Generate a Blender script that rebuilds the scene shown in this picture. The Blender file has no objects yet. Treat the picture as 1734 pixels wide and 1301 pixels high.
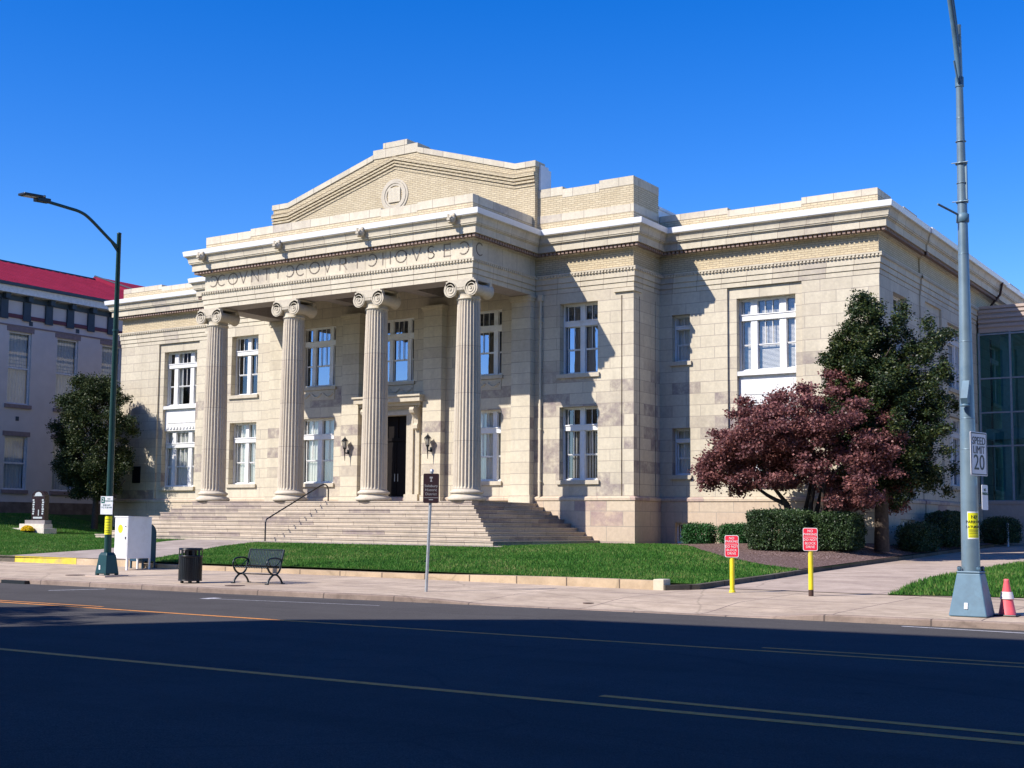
import bpy, bmesh, math, random
import numpy as np
from mathutils import Vector, Matrix, Quaternion
random.seed(7); RNG = np.random.default_rng(11)
SC = bpy.context.scene
COL = SC.collection
rad = math.radians

# ------------------------------------------------------------------ camera
cam_d = bpy.data.cameras.new("camera"); cam = bpy.data.objects.new("camera", cam_d); COL.objects.link(cam)
RV, UV_, FV = Vector((0.83088578, 0.5563495, 0.01020023)), Vector((0.04215101, -0.08120816, 0.99580547)), Vector((-0.55484422, 0.82697066, 0.0909254))
M = Matrix((RV, UV_, -FV)).transposed().to_4x4(); M.translation = Vector((36.309, -46.731, 1.6))
cam.matrix_world = M
cam_d.sensor_width = 36; cam_d.lens = 2191.6 / 1734 * 36
cam_d.shift_x = (867 - 820.5) / 1734; cam_d.shift_y = (687.7 - 650.5) / 1734
cam_d.clip_start = 0.1; cam_d.clip_end = 3000
SC.camera = cam
# ------------------------------------------------------------------ world, sun, exposure
SUN = Vector((-3.12, -5.49, 5.29)).normalized()
W = bpy.data.worlds.new("World"); SC.world = W; W.use_nodes = True
nt = W.node_tree; nt.nodes.clear()
sky = nt.nodes.new("ShaderNodeTexSky"); sky.sky_type = 'NISHITA'; sky.sun_disc = False
sky.sun_elevation = math.asin(SUN.z); sky.sun_rotation = math.atan2(SUN.x, SUN.y)
sky.air_density = 1.0; sky.dust_density = 0.15; sky.ozone_density = 4.0; sky.altitude = 300
hsv = nt.nodes.new("ShaderNodeHueSaturation"); hsv.inputs['Saturation'].default_value = 1.40; hsv.inputs['Hue'].default_value = .518
bgd = nt.nodes.new("ShaderNodeBackground"); bgd.inputs['Strength'].default_value = 0.14
outw = nt.nodes.new("ShaderNodeOutputWorld")
nt.links.new(sky.outputs[0], hsv.inputs['Color']); nt.links.new(hsv.outputs[0], bgd.inputs['Color']); nt.links.new(bgd.outputs[0], outw.inputs['Surface'])
sl = bpy.data.lights.new("sun", 'SUN'); sl.energy = 4.6; sl.angle = rad(0.5); sl.color = (1.0, 0.93, 0.84)
so = bpy.data.objects.new("sun", sl); COL.objects.link(so); so.rotation_euler = SUN.to_track_quat('Z', 'Y').to_euler(); so.location = (0, -60, 60)
SC.view_settings.view_transform = 'Standard'; SC.view_settings.look = 'None'; SC.view_settings.gamma = 1; SC.view_settings.exposure = 0.56
SC.cycles.max_bounces = 6; SC.cycles.transparent_max_bounces = 12; SC.cycles.caustics_reflective = False; SC.cycles.caustics_refractive = False

# ------------------------------------------------------------------ materials
MATS = {}
def newmat(name):
    m = bpy.data.materials.new(name); m.use_nodes = True; n = m.node_tree; b = n.nodes["Principled BSDF"]; MATS[name] = m
    return m, n, b
def lk(n, a, b): n.links.new(a, b)
def nd(n, t, **kw):
    x = n.nodes.new(t)
    for k, v in kw.items(): setattr(x, k, v)
    return x
def coords(n, kind='Object', scale=(1, 1, 1), loc=(0, 0, 0)):
    t = nd(n, "ShaderNodeTexCoord"); mp = nd(n, "ShaderNodeMapping"); mp.inputs['Scale'].default_value = scale; mp.inputs['Location'].default_value = loc
    if kind == 'World':
        g = nd(n, "ShaderNodeNewGeometry"); lk(n, g.outputs['Position'], mp.inputs['Vector'])
    else: lk(n, t.outputs[kind], mp.inputs['Vector'])
    return mp.outputs['Vector']
def noise(n, vec, scale, detail=4, rough=.55):
    x = nd(n, "ShaderNodeTexNoise"); x.inputs['Scale'].default_value = scale; x.inputs['Detail'].default_value = detail; x.inputs['Roughness'].default_value = rough
    lk(n, vec, x.inputs['Vector']); return x.outputs['Fac']
def ramp(n, fac, stops):
    r = nd(n, "ShaderNodeValToRGB"); cr = r.color_ramp
    while len(cr.elements) > 1: cr.elements.remove(cr.elements[-1])
    cr.elements[0].position = stops[0][0]; cr.elements[0].color = (*stops[0][1], 1)
    for p, c in stops[1:]:
        e = cr.elements.new(p); e.color = (*c, 1)
    lk(n, fac, r.inputs['Fac']); return r.outputs['Color']
def mix(n, fac, a, b, mode='MIX'):
    x = nd(n, "ShaderNodeMix", data_type='RGBA', blend_type=mode)
    for s, v in ((0, fac), (6, a), (7, b)):
        if hasattr(v, 'is_linked') or hasattr(v, 'links'): lk(n, v, x.inputs[s])
        elif isinstance(v, (int, float)): x.inputs[s].default_value = v
        else: x.inputs[s].default_value = (*v, 1)
    return x.outputs[2]
def bump(n, b, h, strength=.3, dist=.02):
    x = nd(n, "ShaderNodeBump"); x.inputs['Strength'].default_value = strength; x.inputs['Distance'].default_value = dist
    lk(n, h, x.inputs['Height']); lk(n, x.outputs[0], b.inputs['Normal'])
def simple(name, col, rough=.6, metal=0, spec=.5, nz=.12, scale=6, dirt=None):
    m, n, b = newmat(name); v = coords(n, 'World'); f = noise(n, v, scale)
    lo = tuple(c * (1 - nz) for c in col); hi = tuple(min(1, c * (1 + nz)) for c in col)
    c = ramp(n, f, [(.3, lo), (.7, hi)])
    if dirt:
        f2 = noise(n, v, scale * .35, 6, .7); mk = ramp(n, f2, [(.52, (0, 0, 0)), (.72, (1, 1, 1))]); c = mix(n, mk, c, dirt)
    lk(n, c, b.inputs['Base Color']); b.inputs['Roughness'].default_value = rough; b.inputs['Metallic'].default_value = metal
    b.inputs['Specular IOR Level'].default_value = spec
    return m
def bricknode(n, vec, w, h, mortar, c1, c2, cm, off=.5, bias=0, smooth=.1):
    x = nd(n, "ShaderNodeTexBrick"); x.offset = off; x.inputs['Scale'].default_value = 1; x.inputs['Brick Width'].default_value = w; x.inputs['Row Height'].default_value = h
    x.inputs['Mortar Size'].default_value = mortar; x.inputs['Mortar Smooth'].default_value = smooth; x.inputs['Bias'].default_value = bias
    x.inputs['Color1'].default_value = (*c1, 1); x.inputs['Color2'].default_value = (*c2, 1); x.inputs['Mortar'].default_value = (*cm, 1)
    lk(n, vec, x.inputs['Vector']); return x
def masonry(name, w, h, mortar, base, tone, joint, loc=(0, 0, 0), stain=None, stain_at=.8, rough=.85, streak=.42, off=.5, bstr=.5, stain_top=0):
    """coursed blocks: uv in metres"""
    m, n, b = newmat(name); v = coords(n, 'UV', loc=loc); wv = coords(n, 'World')
    br = bricknode(n, v, w, h, mortar, (0, 0, 0), (1, 1, 1), (.5, .5, .5), off)
    c = mix(n, br.outputs['Color'], base, tone)
    if stain:
        mk = ramp(n, br.outputs['Color'], [(stain_at - .06, (0, 0, 0)), (stain_at - .055, (.35, .35, .35)), (stain_at, (.4, .4, .4)), (stain_at + .005, (1, 1, 1))])
        nz = ramp(n, noise(n, wv, 2.3, 8, .7), [(.36, (.0, .0, .0)), (.5, (.55, .55, .55)), (.66, (1, 1, 1))])
        if stain_top:
            sp = nd(n, "ShaderNodeSeparateXYZ"); lk(n, wv, sp.inputs[0]); mr = nd(n, "ShaderNodeMapRange"); mr.inputs[1].default_value = stain_top + .5; mr.inputs[2].default_value = stain_top - .6
            mr.inputs[3].default_value = .12; mr.inputs[4].default_value = 1; lk(n, sp.outputs[2], mr.inputs[0]); mk = mix(n, 1, mk, mr.outputs[0], 'MULTIPLY')
        mk = mix(n, 1, mk, nz, 'MULTIPLY'); c = mix(n, mk, c, stain)
    f = noise(n, wv, 7, 8, .7); c = mix(n, 1, c, ramp(n, f, [(.25, (.84, .83, .84)), (.72, (1.08, 1.08, 1.08))]), 'MULTIPLY')
    sv = coords(n, 'World', (1.1, 1.1, .16)); s = noise(n, sv, 1.3, 6, .7)
    c = mix(n, ramp(n, s, [(.48, (0, 0, 0)), (.78, (streak, streak, streak))]), c, tuple(q * .55 for q in tone))
    c = mix(n, br.outputs['Fac'], c, joint)
    lk(n, c, b.inputs['Base Color']); b.inputs['Roughness'].default_value = rough; b.inputs['Specular IOR Level'].default_value = .25
    hh = nd(n, "ShaderNodeMath", operation='SUBTRACT'); hh.inputs[0].default_value = 1
    hm = nd(n, "ShaderNodeMath", operation='MULTIPLY_ADD'); hm.inputs[1].default_value = .25; lk(n, noise(n, wv, 22, 6), hm.inputs[0]); lk(n, hh.outputs[0], hm.inputs[2])
    lk(n, br.outputs['Fac'], hh.inputs[1]); bump(n, b, hm.outputs[0], bstr, .015)
    return m
ST = (.625, .565, .435); ST2 = (.55, .49, .375); STJ = (.36, .31, .26); STAIN = (.25, .205, .205)
masonry("ashlar", 1.28, .475, .011, ST, ST2, STJ, (0, -2.80, 0), STAIN, .86, stain_top=8.6)
masonry("ashlar_pier", 50, .475, .011, ST, ST2, STJ, (20, -2.80, 0), STAIN, .74, stain_top=8.2)
masonry("ashlar_weathered", 1.28, .475, .011, ST, ST2, STJ, (.37, -2.80, 0), STAIN, .62, stain_top=8.0)
masonry("plinth_stone", 1.5, .62, .012, (.60, .50, .37), (.56, .435, .325), STJ, (.2, -.94, 0), (.36, .26, .25), .85, streak=.4)
masonry("stone_run", 1.1, 9.0, .013, ST, ST2, (.33, .28, .22), (0, 3, 0), (.42, .37, .31), .9)
masonry("trim_stone", 1.6, 50, .004, ST, (.54, .475, .36), ST, (0, 20, 0))
masonry("step_stone", 2.1, .168, .011, (.54, .46, .36), (.46, .39, .305), (.21, .17, .14), (0, -.82, 0), (.27, .22, .21), .82, streak=.6, bstr=.25)
masonry("buff_brick", .29, .088, .013, (.62, .53, .35), (.54, .45, .285), (.36, .29, .20), streak=.35)
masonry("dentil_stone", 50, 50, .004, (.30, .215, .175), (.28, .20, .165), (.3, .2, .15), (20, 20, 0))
masonry("column_stone", 50, 1.9, .008, (.60, .53, .415), (.55, .475, .37), (.30, .255, .21), (0, -2.98, 0), streak=.6)
masonry("carved_stone", 50, 50, .004, (.56, .50, .39), (.54, .48, .37), (.5, .45, .33), (20, 20, 0))
simple("inscription_dark", (.25, .21, .17), .9)
simple("white_paint", (.74, .74, .73), .5, nz=.05, dirt=(.62, .60, .56))
simple("white_flashing", (.76, .76, .76), .45, nz=.04)
simple("dark_room", (.012, .012, .016), .9)
simple("door_dark", (.010, .008, .008), .7, spec=.1)
simple("black_iron", (.012, .014, .018), .35, metal=.2)
simple("bench_metal", (.006, .014, .018), .35, metal=.2)
simple("green_pole", (.008, .045, .045), .35, metal=.2, spec=.5)
simple("grey_pole", (.19, .27, .33), .4, metal=.35, nz=.15, scale=2, dirt=(.11, .19, .27))
simple("pole_base_paint", (.10, .19, .27), .5, nz=.12, dirt=(.08, .13, .18))
simple("galvanized", (.42, .44, .46), .45, metal=.5)
simple("yellow_paint", (.76, .62, .015), .5, nz=.1, dirt=(.55, .45, .08))
simple("curb_yellow", (.66, .50, .05), .8, nz=.15, scale=5, dirt=(.42, .33, .14))
simple("poster_yellow", (.80, .78, .01), .55, nz=.05)
simple("sign_red", (.70, .015, .05), .5, nz=.05)
simple("sign_white", (.72, .74, .78), .5, nz=.04)
simple("sign_pale_pink", (.76, .73, .76), .5, nz=.04)
simple("sign_brown", (.03, .012, .016), .45, nz=.2)
simple("sign_text_grey", (.32, .32, .33), .6)
simple("sign_black", (.02, .018, .03), .5)
simple("sign_green", (.01, .12, .09), .5)
simple("cabinet_white", (.80, .80, .80), .4, nz=.03, dirt=(.7, .69, .67))
simple("sticker_yellow", (.85, .55, .01), .5)
simple("mailbox_blue", (.012, .05, .09), .35)
simple("cone_pink", (.85, .12, .15), .55, nz=.08, dirt=(.75, .25, .22))
simple("cone_band", (.80, .74, .74), .55, nz=.1, dirt=(.4, .3, .3))
simple("rust_brown", (.06, .03, .022), .8)
simple("curtain_cloth", (.76, .78, .74), .9, nz=.05)
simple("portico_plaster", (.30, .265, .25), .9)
simple("blind_white", (.80, .80, .79), .7, nz=.03)
simple("stucco", (.52, .49, .48), .95, nz=.06, scale=1.2)
simple("stucco_trim", (.22, .17, .17), .9)
simple("bracket_blue", (.028, .05, .075), .7)
simple("maroon_trim", (.11, .03, .045), .7)
simple("roof_red", (.24, .020, .050), .9, spec=.05, nz=.14, scale=1)
simple("eave_white", (.55, .57, .60), .7)
simple("rubble_base", (.15, .115, .095), .95, nz=.35, scale=2.5)
simple("monument_granite", (.028, .018, .022), .25, nz=.3)
simple("monument_inlay", (.42, .47, .5), .5)
simple("monument_base", (.60, .55, .47), .8)
simple("granite_grey", (.28, .25, .25), .8)
simple("bark", (.055, .04, .03), .9, nz=.4, scale=12)
simple("bark_maple", (.05, .035, .028), .9, nz=.4, scale=12)
simple("annex_stone", (.46, .37, .31), .9, nz=.06)
simple("mullion", (.25, .30, .33), .5)
simple("roof_grey", (.25, .25, .26), .8)
simple("flower_yellow", (.85, .62, .01), .7, nz=.15, scale=40)
simple("lantern_frame", (.008, .010, .014), .35)
simple("lantern_glass", (.55, .52, .45), .15)
# glass
def glass(name, tint, fac, rough=.0, glos=(.85, .9, 1)):
    m, n, b = newmat(name); n.nodes.remove(b)
    tr = nd(n, "ShaderNodeBsdfTransparent"); tr.inputs[0].default_value = (*tint, 1)
    gl = nd(n, "ShaderNodeBsdfGlossy"); gl.inputs['Roughness'].default_value = rough; gl.inputs['Color'].default_value = (*glos, 1)
    lw = nd(n, "ShaderNodeLayerWeight"); lw.inputs['Blend'].default_value = .3; fr = nd(n, "ShaderNodeMath", operation='POWER'); fr.inputs[1].default_value = 3; lk(n, lw.outputs['Facing'], fr.inputs[0])
    ad = nd(n, "ShaderNodeMath", operation='ADD'); ad.inputs[1].default_value = fac; ad.use_clamp = True; lk(n, fr.outputs[0], ad.inputs[0])
    mx = nd(n, "ShaderNodeMixShader"); lk(n, ad.outputs[0], mx.inputs[0]); lk(n, tr.outputs[0], mx.inputs[1]); lk(n, gl.outputs[0], mx.inputs[2])
    v = coords(n, 'World'); f = noise(n, v, .9, 2); bp = nd(n, "ShaderNodeBump"); bp.inputs['Strength'].default_value = .12; bp.inputs['Distance'].default_value = .02
    lk(n, f, bp.inputs['Height']); lk(n, bp.outputs[0], gl.inputs['Normal'])
    lk(n, mx.outputs[0], n.nodes["Material Output"].inputs['Surface'])
glass("window_glass", (.90, .90, .88), .12)
glass("storm_glass", (.45, .5, .55), .46, 0, (.52, .62, .80))
glass("old_glass", (.75, .8, .85), .16, .02)
glass("annex_glass", (.10, .42, .48), .14, 0, (.5, .9, 1))
# asphalt
m, n, b = newmat("asphalt"); v = coords(n, 'World'); c = ramp(n, noise(n, v, 70, 3), [(.3, (.060, .057, .057)), (.7, (.125, .119, .119))])
sv = coords(n, 'World', (.05, .7, 1)); c = mix(n, ramp(n, noise(n, sv, 1, 5), [(.4, (0, 0, 0)), (.7, (.5, .5, .5))]), c, (.062, .059, .059))
c = mix(n, ramp(n, noise(n, v, .55, 8, .75), [(.45, (0, 0, 0)), (.75, (.5, .5, .5))]), c, (.115, .109, .109))
vo = nd(n, "ShaderNodeTexVoronoi", feature='DISTANCE_TO_EDGE'); vo.inputs['Scale'].default_value = .16
wn = nd(n, "ShaderNodeTexNoise"); wn.inputs['Scale'].default_value = .9; wn.inputs['Detail'].default_value = 6; lk(n, v, wn.inputs['Vector'])
wm = nd(n, "ShaderNodeMixRGB"); wm.inputs[0].default_value = .3; lk(n, v, wm.inputs[1]); lk(n, wn.outputs['Color'], wm.inputs[2]); lk(n, wm.outputs[0], vo.inputs['Vector'])
c = mix(n, ramp(n, vo.outputs['Distance'], [(0, (.32, .32, .32)), (.003, (0, 0, 0))]), c, (.05, .05, .055))
c = mix(n, ramp(n, noise(n, coords(n, 'World', (1.3, 1.3, 1)), 1.1, 3, .5), [(.70, (0, 0, 0)), (.74, (.4, .4, .4))]), c, (.06, .057, .057))
lk(n, c, b.inputs['Base Color']); b.inputs['Roughness'].default_value = 1; b.inputs['Specular IOR Level'].default_value = 0; bump(n, b, noise(n, v, 90, 2), .6, .01)
# concrete sidewalk: slabs via object position
def concrete(name, col, col2, w, h, joint, mortar=.016, rot=0, dirt=(.22, .17, .15)):
    m, n, b = newmat(name); v = coords(n, 'World', loc=(.4, .9, 0)); br = bricknode(n, v, w, h, mortar, (0, 0, 0), (1, 1, 1), (.5, .5, .5), 0)
    c = mix(n, br.outputs['Color'], col, col2)
    wv = coords(n, 'World'); c = mix(n, 1, c, ramp(n, noise(n, wv, 1.1, 8, .72), [(.28, (.66, .64, .64)), (.72, (1.14, 1.14, 1.14))]), 'MULTIPLY')
    c = mix(n, ramp(n, noise(n, coords(n, 'World', (.35, 1.2, 1)), 1.2, 8, .75), [(.50, (0, 0, 0)), (.72, (.7, .7, .7))]), c, dirt)
    c = mix(n, ramp(n, noise(n, wv, 14, 6, .8), [(.54, (0, 0, 0)), (.70, (.45, .45, .45))]), c, dirt)
    vo = nd(n, "ShaderNodeTexVoronoi", feature='DISTANCE_TO_EDGE'); vo.inputs['Scale'].default_value = .22
    wn = nd(n, "ShaderNodeTexNoise"); wn.inputs['Scale'].default_value = 1.2; lk(n, wv, wn.inputs['Vector'])
    wm = nd(n, "ShaderNodeMixRGB"); wm.inputs[0].default_value = .25; lk(n, wv, wm.inputs[1]); lk(n, wn.outputs['Color'], wm.inputs[2]); lk(n, wm.outputs[0], vo.inputs['Vector'])
    c = mix(n, ramp(n, vo.outputs['Distance'], [(0, (.5, .5, .5)), (.006, (0, 0, 0))]), c, tuple(q * .4 for q in col))
    c = mix(n, br.outputs['Fac'], c, joint)
    lk(n, c, b.inputs['Base Color']); b.inputs['Roughness'].default_value = 1; b.inputs['Specular IOR Level'].default_value = .05; bump(n, b, noise(n, wv, 30, 6), .4, .01)
concrete("sidewalk_concrete", (.57, .46, .345), (.50, .40, .30), 2.6, 1.9, (.17, .13, .12))
concrete("driveway_concrete", (.53, .43, .345), (.48, .385, .31), 4.6, 3.2, (.2, .16, .15))
concrete("walk_concrete", (.44, .375, .325), (.41, .35, .305), 1.8, 1.8, (.3, .26, .24))
concrete("kerb_stone", (.34, .265, .22), (.27, .21, .175), 1.9, 50, (.12, .095, .085), .018, dirt=(.08, .066, .06))
concrete("granite_edging", (.56, .44, .30), (.50, .385, .26), 1.55, 50, (.13, .1, .08), .02, dirt=(.3, .22, .15))
concrete("dark_edging", (.17, .15, .12), (.13, .12, .10), 50, 1.7, (.06, .05, .045), .03, dirt=(.09, .08, .07))
def soilmat(name, stops, sc):
    m, n, b = newmat(name); v = coords(n, 'World'); lk(n, ramp(n, noise(n, v, sc, 8, .75), stops), b.inputs['Base Color']); b.inputs['Roughness'].default_value = 1
    b.inputs['Specular IOR Level'].default_value = .1; bump(n, b, noise(n, v, sc * 1.5, 5), .9, .05)
soilmat("lawn_soil", [(.3, (.022, .055, .012)), (.7, (.05, .10, .02))], 14)
soilmat("mulch", [(.36, (.02, .012, .010)), (.46, (.11, .066, .056)), (.54, (.20, .135, .12)), (.62, (.42, .32, .29))], 16)
soilmat("far_ground", [(.3, (.03, .06, .02)), (.7, (.06, .09, .03))], 2)
# foliage
def leafmat(name, stops, rough=.5, trans=.25, spec=.4, sc=1.3):
    m, n, b = newmat(name); v = coords(n, 'World'); g = nd(n, "ShaderNodeNewGeometry")
    a = noise(n, v, sc, 3); mm = nd(n, "ShaderNodeMath", operation='MULTIPLY_ADD'); mm.inputs[1].default_value = .45; lk(n, g.outputs['Random Per Island'], mm.inputs[0])
    m2 = nd(n, "ShaderNodeMath", operation='MULTIPLY'); m2.inputs[1].default_value = .6; lk(n, a, m2.inputs[0]); lk(n, m2.outputs[0], mm.inputs[2])
    c = ramp(n, mm.outputs[0], stops); lk(n, c, b.inputs['Base Color']); b.inputs['Roughness'].default_value = rough; b.inputs['Specular IOR Level'].default_value = spec
    tl = nd(n, "ShaderNodeBsdfTranslucent"); lk(n, c, tl.inputs[0]); mx = nd(n, "ShaderNodeMixShader"); mx.inputs[0].default_value = trans
    lk(n, b.outputs[0], mx.inputs[1]); lk(n, tl.outputs[0], mx.inputs[2]); lk(n, mx.outputs[0], n.nodes["Material Output"].inputs['Surface'])
leafmat("grass_blades", [(.22, (.028, .10, .012)), (.42, (.05, .18, .022)), (.58, (.085, .23, .035)), (.70, (.17, .27, .06)), (.82, (.34, .34, .13))], .6, .35, .2, .42)
leafmat("leaf_maple", [(.2, (.080, .034, .038)), (.5, (.19, .078, .080)), (.8, (.38, .16, .135))], .5, .3)
leafmat("leaf_holly", [(.2, (.010, .020, .009)), (.5, (.028, .050, .016)), (.8, (.085, .095, .030))], .5, .15, .25)
leafmat("leaf_magnolia", [(.2, (.008, .018, .008)), (.5, (.020, .042, .014)), (.8, (.085, .10, .022))], .45, .12, .3, 1.0)
leafmat("leaf_boxwood", [(.2, (.014, .032, .012)), (.5, (.032, .065, .022)), (.8, (.07, .12, .035))], .5, .15)
leafmat("leaf_bright", [(.2, (.012, .05, .014)), (.5, (.025, .10, .025)), (.8, (.05, .16, .04))], .5, .2)

# ------------------------------------------------------------------ mesh helpers
class MB:
    def __init__(s): s.v = []; s.f = []; s.uv = []; s.sm = []
    def add(s, vs, fs, uvs=None, smooth=False):
        o = len(s.v); s.v += [tuple(map(float, p)) for p in vs]
        for i, f in enumerate(fs):
            s.f.append([o + k for k in f]); s.sm.append(smooth)
            if uvs is not None: s.uv.append([uvs[k] for k in f])
            else:
                P = [Vector(vs[k]) for k in f]; nn = Vector((0, 0, 0))
                for a in range(len(P)): nn += P[a].cross(P[(a + 1) % len(P)])
                ax = max(range(3), key=lambda q: abs(nn[q]) * (1.05 if q == 1 else 1))
                s.uv.append([((p[1] if ax == 0 else p[0]), (p[1] if ax == 2 else p[2])) for p in P])
        return s
    def box(s, x0, x1, y0, y1, z0, z1):
        v = [(x0, y0, z0), (x1, y0, z0), (x1, y1, z0), (x0, y1, z0), (x0, y0, z1), (x1, y0, z1), (x1, y1, z1), (x0, y1, z1)]
        return s.add(v, [(0, 3, 2, 1), (4, 5, 6, 7), (0, 1, 5, 4), (1, 2, 6, 5), (2, 3, 7, 6), (3, 0, 4, 7)])
    def taper(s, c, b, t, z0, z1):
        cx, cy = c; v = [(cx + i * b[0], cy + j * b[1], z0) for i, j in ((-1, -1), (1, -1), (1, 1), (-1, 1))] + [(cx + i * t[0], cy + j * t[1], z1) for i, j in ((-1, -1), (1, -1), (1, 1), (-1, 1))]
        return s.add(v, [(0, 3, 2, 1), (4, 5, 6, 7), (0, 1, 5, 4), (1, 2, 6, 5), (2, 3, 7, 6), (3, 0, 4, 7)])
    def obox(s, c, ax, ay, az):
        c, ax, ay, az = map(Vector, (c, ax, ay, az)); v = [c + i * ax + j * ay + k * az for k in (-1, 1) for i, j in ((-1, -1), (1, -1), (1, 1), (-1, 1))]
        return s.add(v, [(0, 3, 2, 1), (4, 5, 6, 7), (0, 1, 5, 4), (1, 2, 6, 5), (2, 3, 7, 6), (3, 0, 4, 7)])
    def lathe(s, cx, cy, prof, seg=32, mod=None, cap=True, smooth=True):
        vs = []; uvs = []
        for r, z in prof:
            for k in range(seg):
                a = 2 * math.pi * k / seg; rr = r * (mod(k, z) if mod else 1)
                vs.append((cx + rr * math.cos(a), cy + rr * math.sin(a), z)); uvs.append((a, z))
        fs = []
        for i in range(len(prof) - 1):
            for k in range(seg):
                k2 = (k + 1) % seg; fs.append((i * seg + k, i * seg + k2, (i + 1) * seg + k2, (i + 1) * seg + k))
        s.add(vs, fs, uvs, smooth)
        if cap:
            n = len(prof) - 1; s.add(vs[n * seg:], [tuple(range(seg))]); s.add(vs[:seg], [tuple(range(seg))[::-1]])
        return s
    def tube(s, pts, r, seg=10, r2=None, cap=True, smooth=True):
        pts = [Vector(p) for p in pts]; vs = []; n = len(pts); ref = None
        for i, p in enumerate(pts):
            t = (pts[min(i + 1, n - 1)] - pts[max(i - 1, 0)]).normalized()
            if ref is None: ref = t.orthogonal().normalized()
            a = (ref - t * ref.dot(t)).normalized(); ref = a; bb = t.cross(a)
            rr = r if r2 is None else r + (r2 - r) * i / (n - 1)
            if callable(r): rr = r(i / (n - 1))
            for k in range(seg):
                th = 2 * math.pi * k / seg; vs.append(p + (a * math.cos(th) + bb * math.sin(th)) * rr)
        fs = [(i * seg + k, i * seg + (k + 1) % seg, (i + 1) * seg + (k + 1) % seg, (i + 1) * seg + k) for i in range(n - 1) for k in range(seg)]
        s.add(vs, fs, None, smooth)
        if cap: s.add(vs[:seg], [tuple(range(seg))[::-1]]); s.add(vs[-seg:], [tuple(range(seg))])
        return s
    def sweep(s, path, prof, closed=False):
        """profile (out, z) along a plan path; outward is to the right of travel"""
        P = [Vector((p[0], p[1])) for p in path]; n = len(P); off = []
        for i in range(n):
            d1 = (P[i] - P[i - 1]).normalized() if i > 0 or closed else None
            d2 = (P[(i + 1) % n] - P[i]).normalized() if i < n - 1 or closed else None
            d1 = d1 or d2; d2 = d2 or d1
            n1 = Vector((d1.y, -d1.x)); n2 = Vector((d2.y, -d2.x)); m_ = (n1 + n2); m_ = m_ / m_.dot(n1); off.append(m_)
        L = [0]
        for i in range(1, n): L.append(L[-1] + (P[i] - P[i - 1]).length)
        for i in range(n - 1 + (1 if closed else 0)):
            j = (i + 1) % n; lj = L[j] if j > i else L[i] + (P[j] - P[i]).length
            for (o1, z1), (o2, z2) in zip(prof, prof[1:]):
                a = P[i] + off[i] * o1; b_ = P[j] + off[j] * o1; c = P[j] + off[j] * o2; d = P[i] + off[i] * o2
                s.add([(a.x, a.y, z1), (b_.x, b_.y, z1), (c.x, c.y, z2), (d.x, d.y, z2)], [(0, 1, 2, 3)], [(L[i], z1), (lj, z1), (lj, z2 + (o2 - o1) * .01), (L[i], z2)])
        return s
    def prism(s, poly, y0, y1):  # polygon in (x, z) extruded along y
        n = len(poly); v = [(p[0], y0, p[1]) for p in poly] + [(p[0], y1, p[1]) for p in poly]
        f = [tuple(range(n)), tuple(range(2 * n - 1, n - 1, -1))] + [(i, n + i, n + (i + 1) % n, (i + 1) % n) for i in range(n)]
        return s.add(v, f)
    def prismx(s, poly, x0, x1):  # polygon in (y, z)
        n = len(poly); v = [(x0, p[0], p[1]) for p in poly] + [(x1, p[0], p[1]) for p in poly]
        f = [tuple(range(n)), tuple(range(2 * n - 1, n - 1, -1))] + [(i, n + i, n + (i + 1) % n, (i + 1) % n) for i in range(n)]
        return s.add(v, f)
    def build(s, name, mat, parent=None, bevel=0):
        me = bpy.data.meshes.new(name); off = Vector((0, 0, 0))
        if parent is not None:
            q = parent
            while q is not None: off += q.location; q = q.parent
        A = np.array(s.v, dtype=float).reshape(-1, 3) - np.array(off)
        me.from_pydata(A.tolist(), [], s.f); me.materials.append(MATS[mat] if isinstance(mat, str) else mat)
        uvl = me.uv_layers.new(name="UVMap"); flat = [c for f in s.uv for p in f for c in p]
        uvl.data.foreach_set("uv", flat)
        me.polygons.foreach_set("use_smooth", s.sm); me.update()
        o = bpy.data.objects.new(name, me); COL.objects.link(o)
        if parent is not None: o.parent = parent
        if bevel:
            bm = bmesh.new(); bm.from_mesh(me); bmesh.ops.remove_doubles(bm, verts=bm.verts, dist=1e-4)
            bmesh.ops.bevel(bm, geom=[e for e in bm.edges if len(e.link_faces) == 2 and e.calc_face_angle(0) > .5], offset=bevel, segments=2, affect='EDGES', profile=.5)
            bm.to_mesh(me); bm.free()
        return o
def thing(name, loc, label, cat, group=None, kind=None):
    o = bpy.data.objects.new(name, None); COL.objects.link(o); o.location = loc; o.empty_display_size = .3
    return tag(o, label, cat, group, kind)
def tag(o, label=None, cat=None, group=None, kind=None):
    if label: o['label'] = label
    if cat: o['category'] = cat
    if group: o['group'] = group
    if kind: o['kind'] = kind
    return o
def struct(o): o['kind'] = 'structure'; return o
def npmesh(name, V, F, mat, parent=None):
    me = bpy.data.meshes.new(name); V = np.asarray(V, dtype=np.float32)
    if parent is not None:
        off = np.zeros(3); q = parent
        while q is not None: off += np.array(q.location); q = q.parent
        V = (V - off).astype(np.float32)
    nf, k = F.shape; me.vertices.add(len(V)); me.vertices.foreach_set("co", V.ravel())
    me.loops.add(nf * k); me.loops.foreach_set("vertex_index", F.ravel().astype(np.int32))
    me.polygons.add(nf); me.polygons.foreach_set("loop_start", np.arange(0, nf * k, k, dtype=np.int32)); me.polygons.foreach_set("loop_total", np.full(nf, k, dtype=np.int32))
    me.update(calc_edges=True); me.materials.append(MATS[mat]); o = bpy.data.objects.new(name, me); COL.objects.link(o)
    if parent is not None: o.parent = parent
    return o
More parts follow.
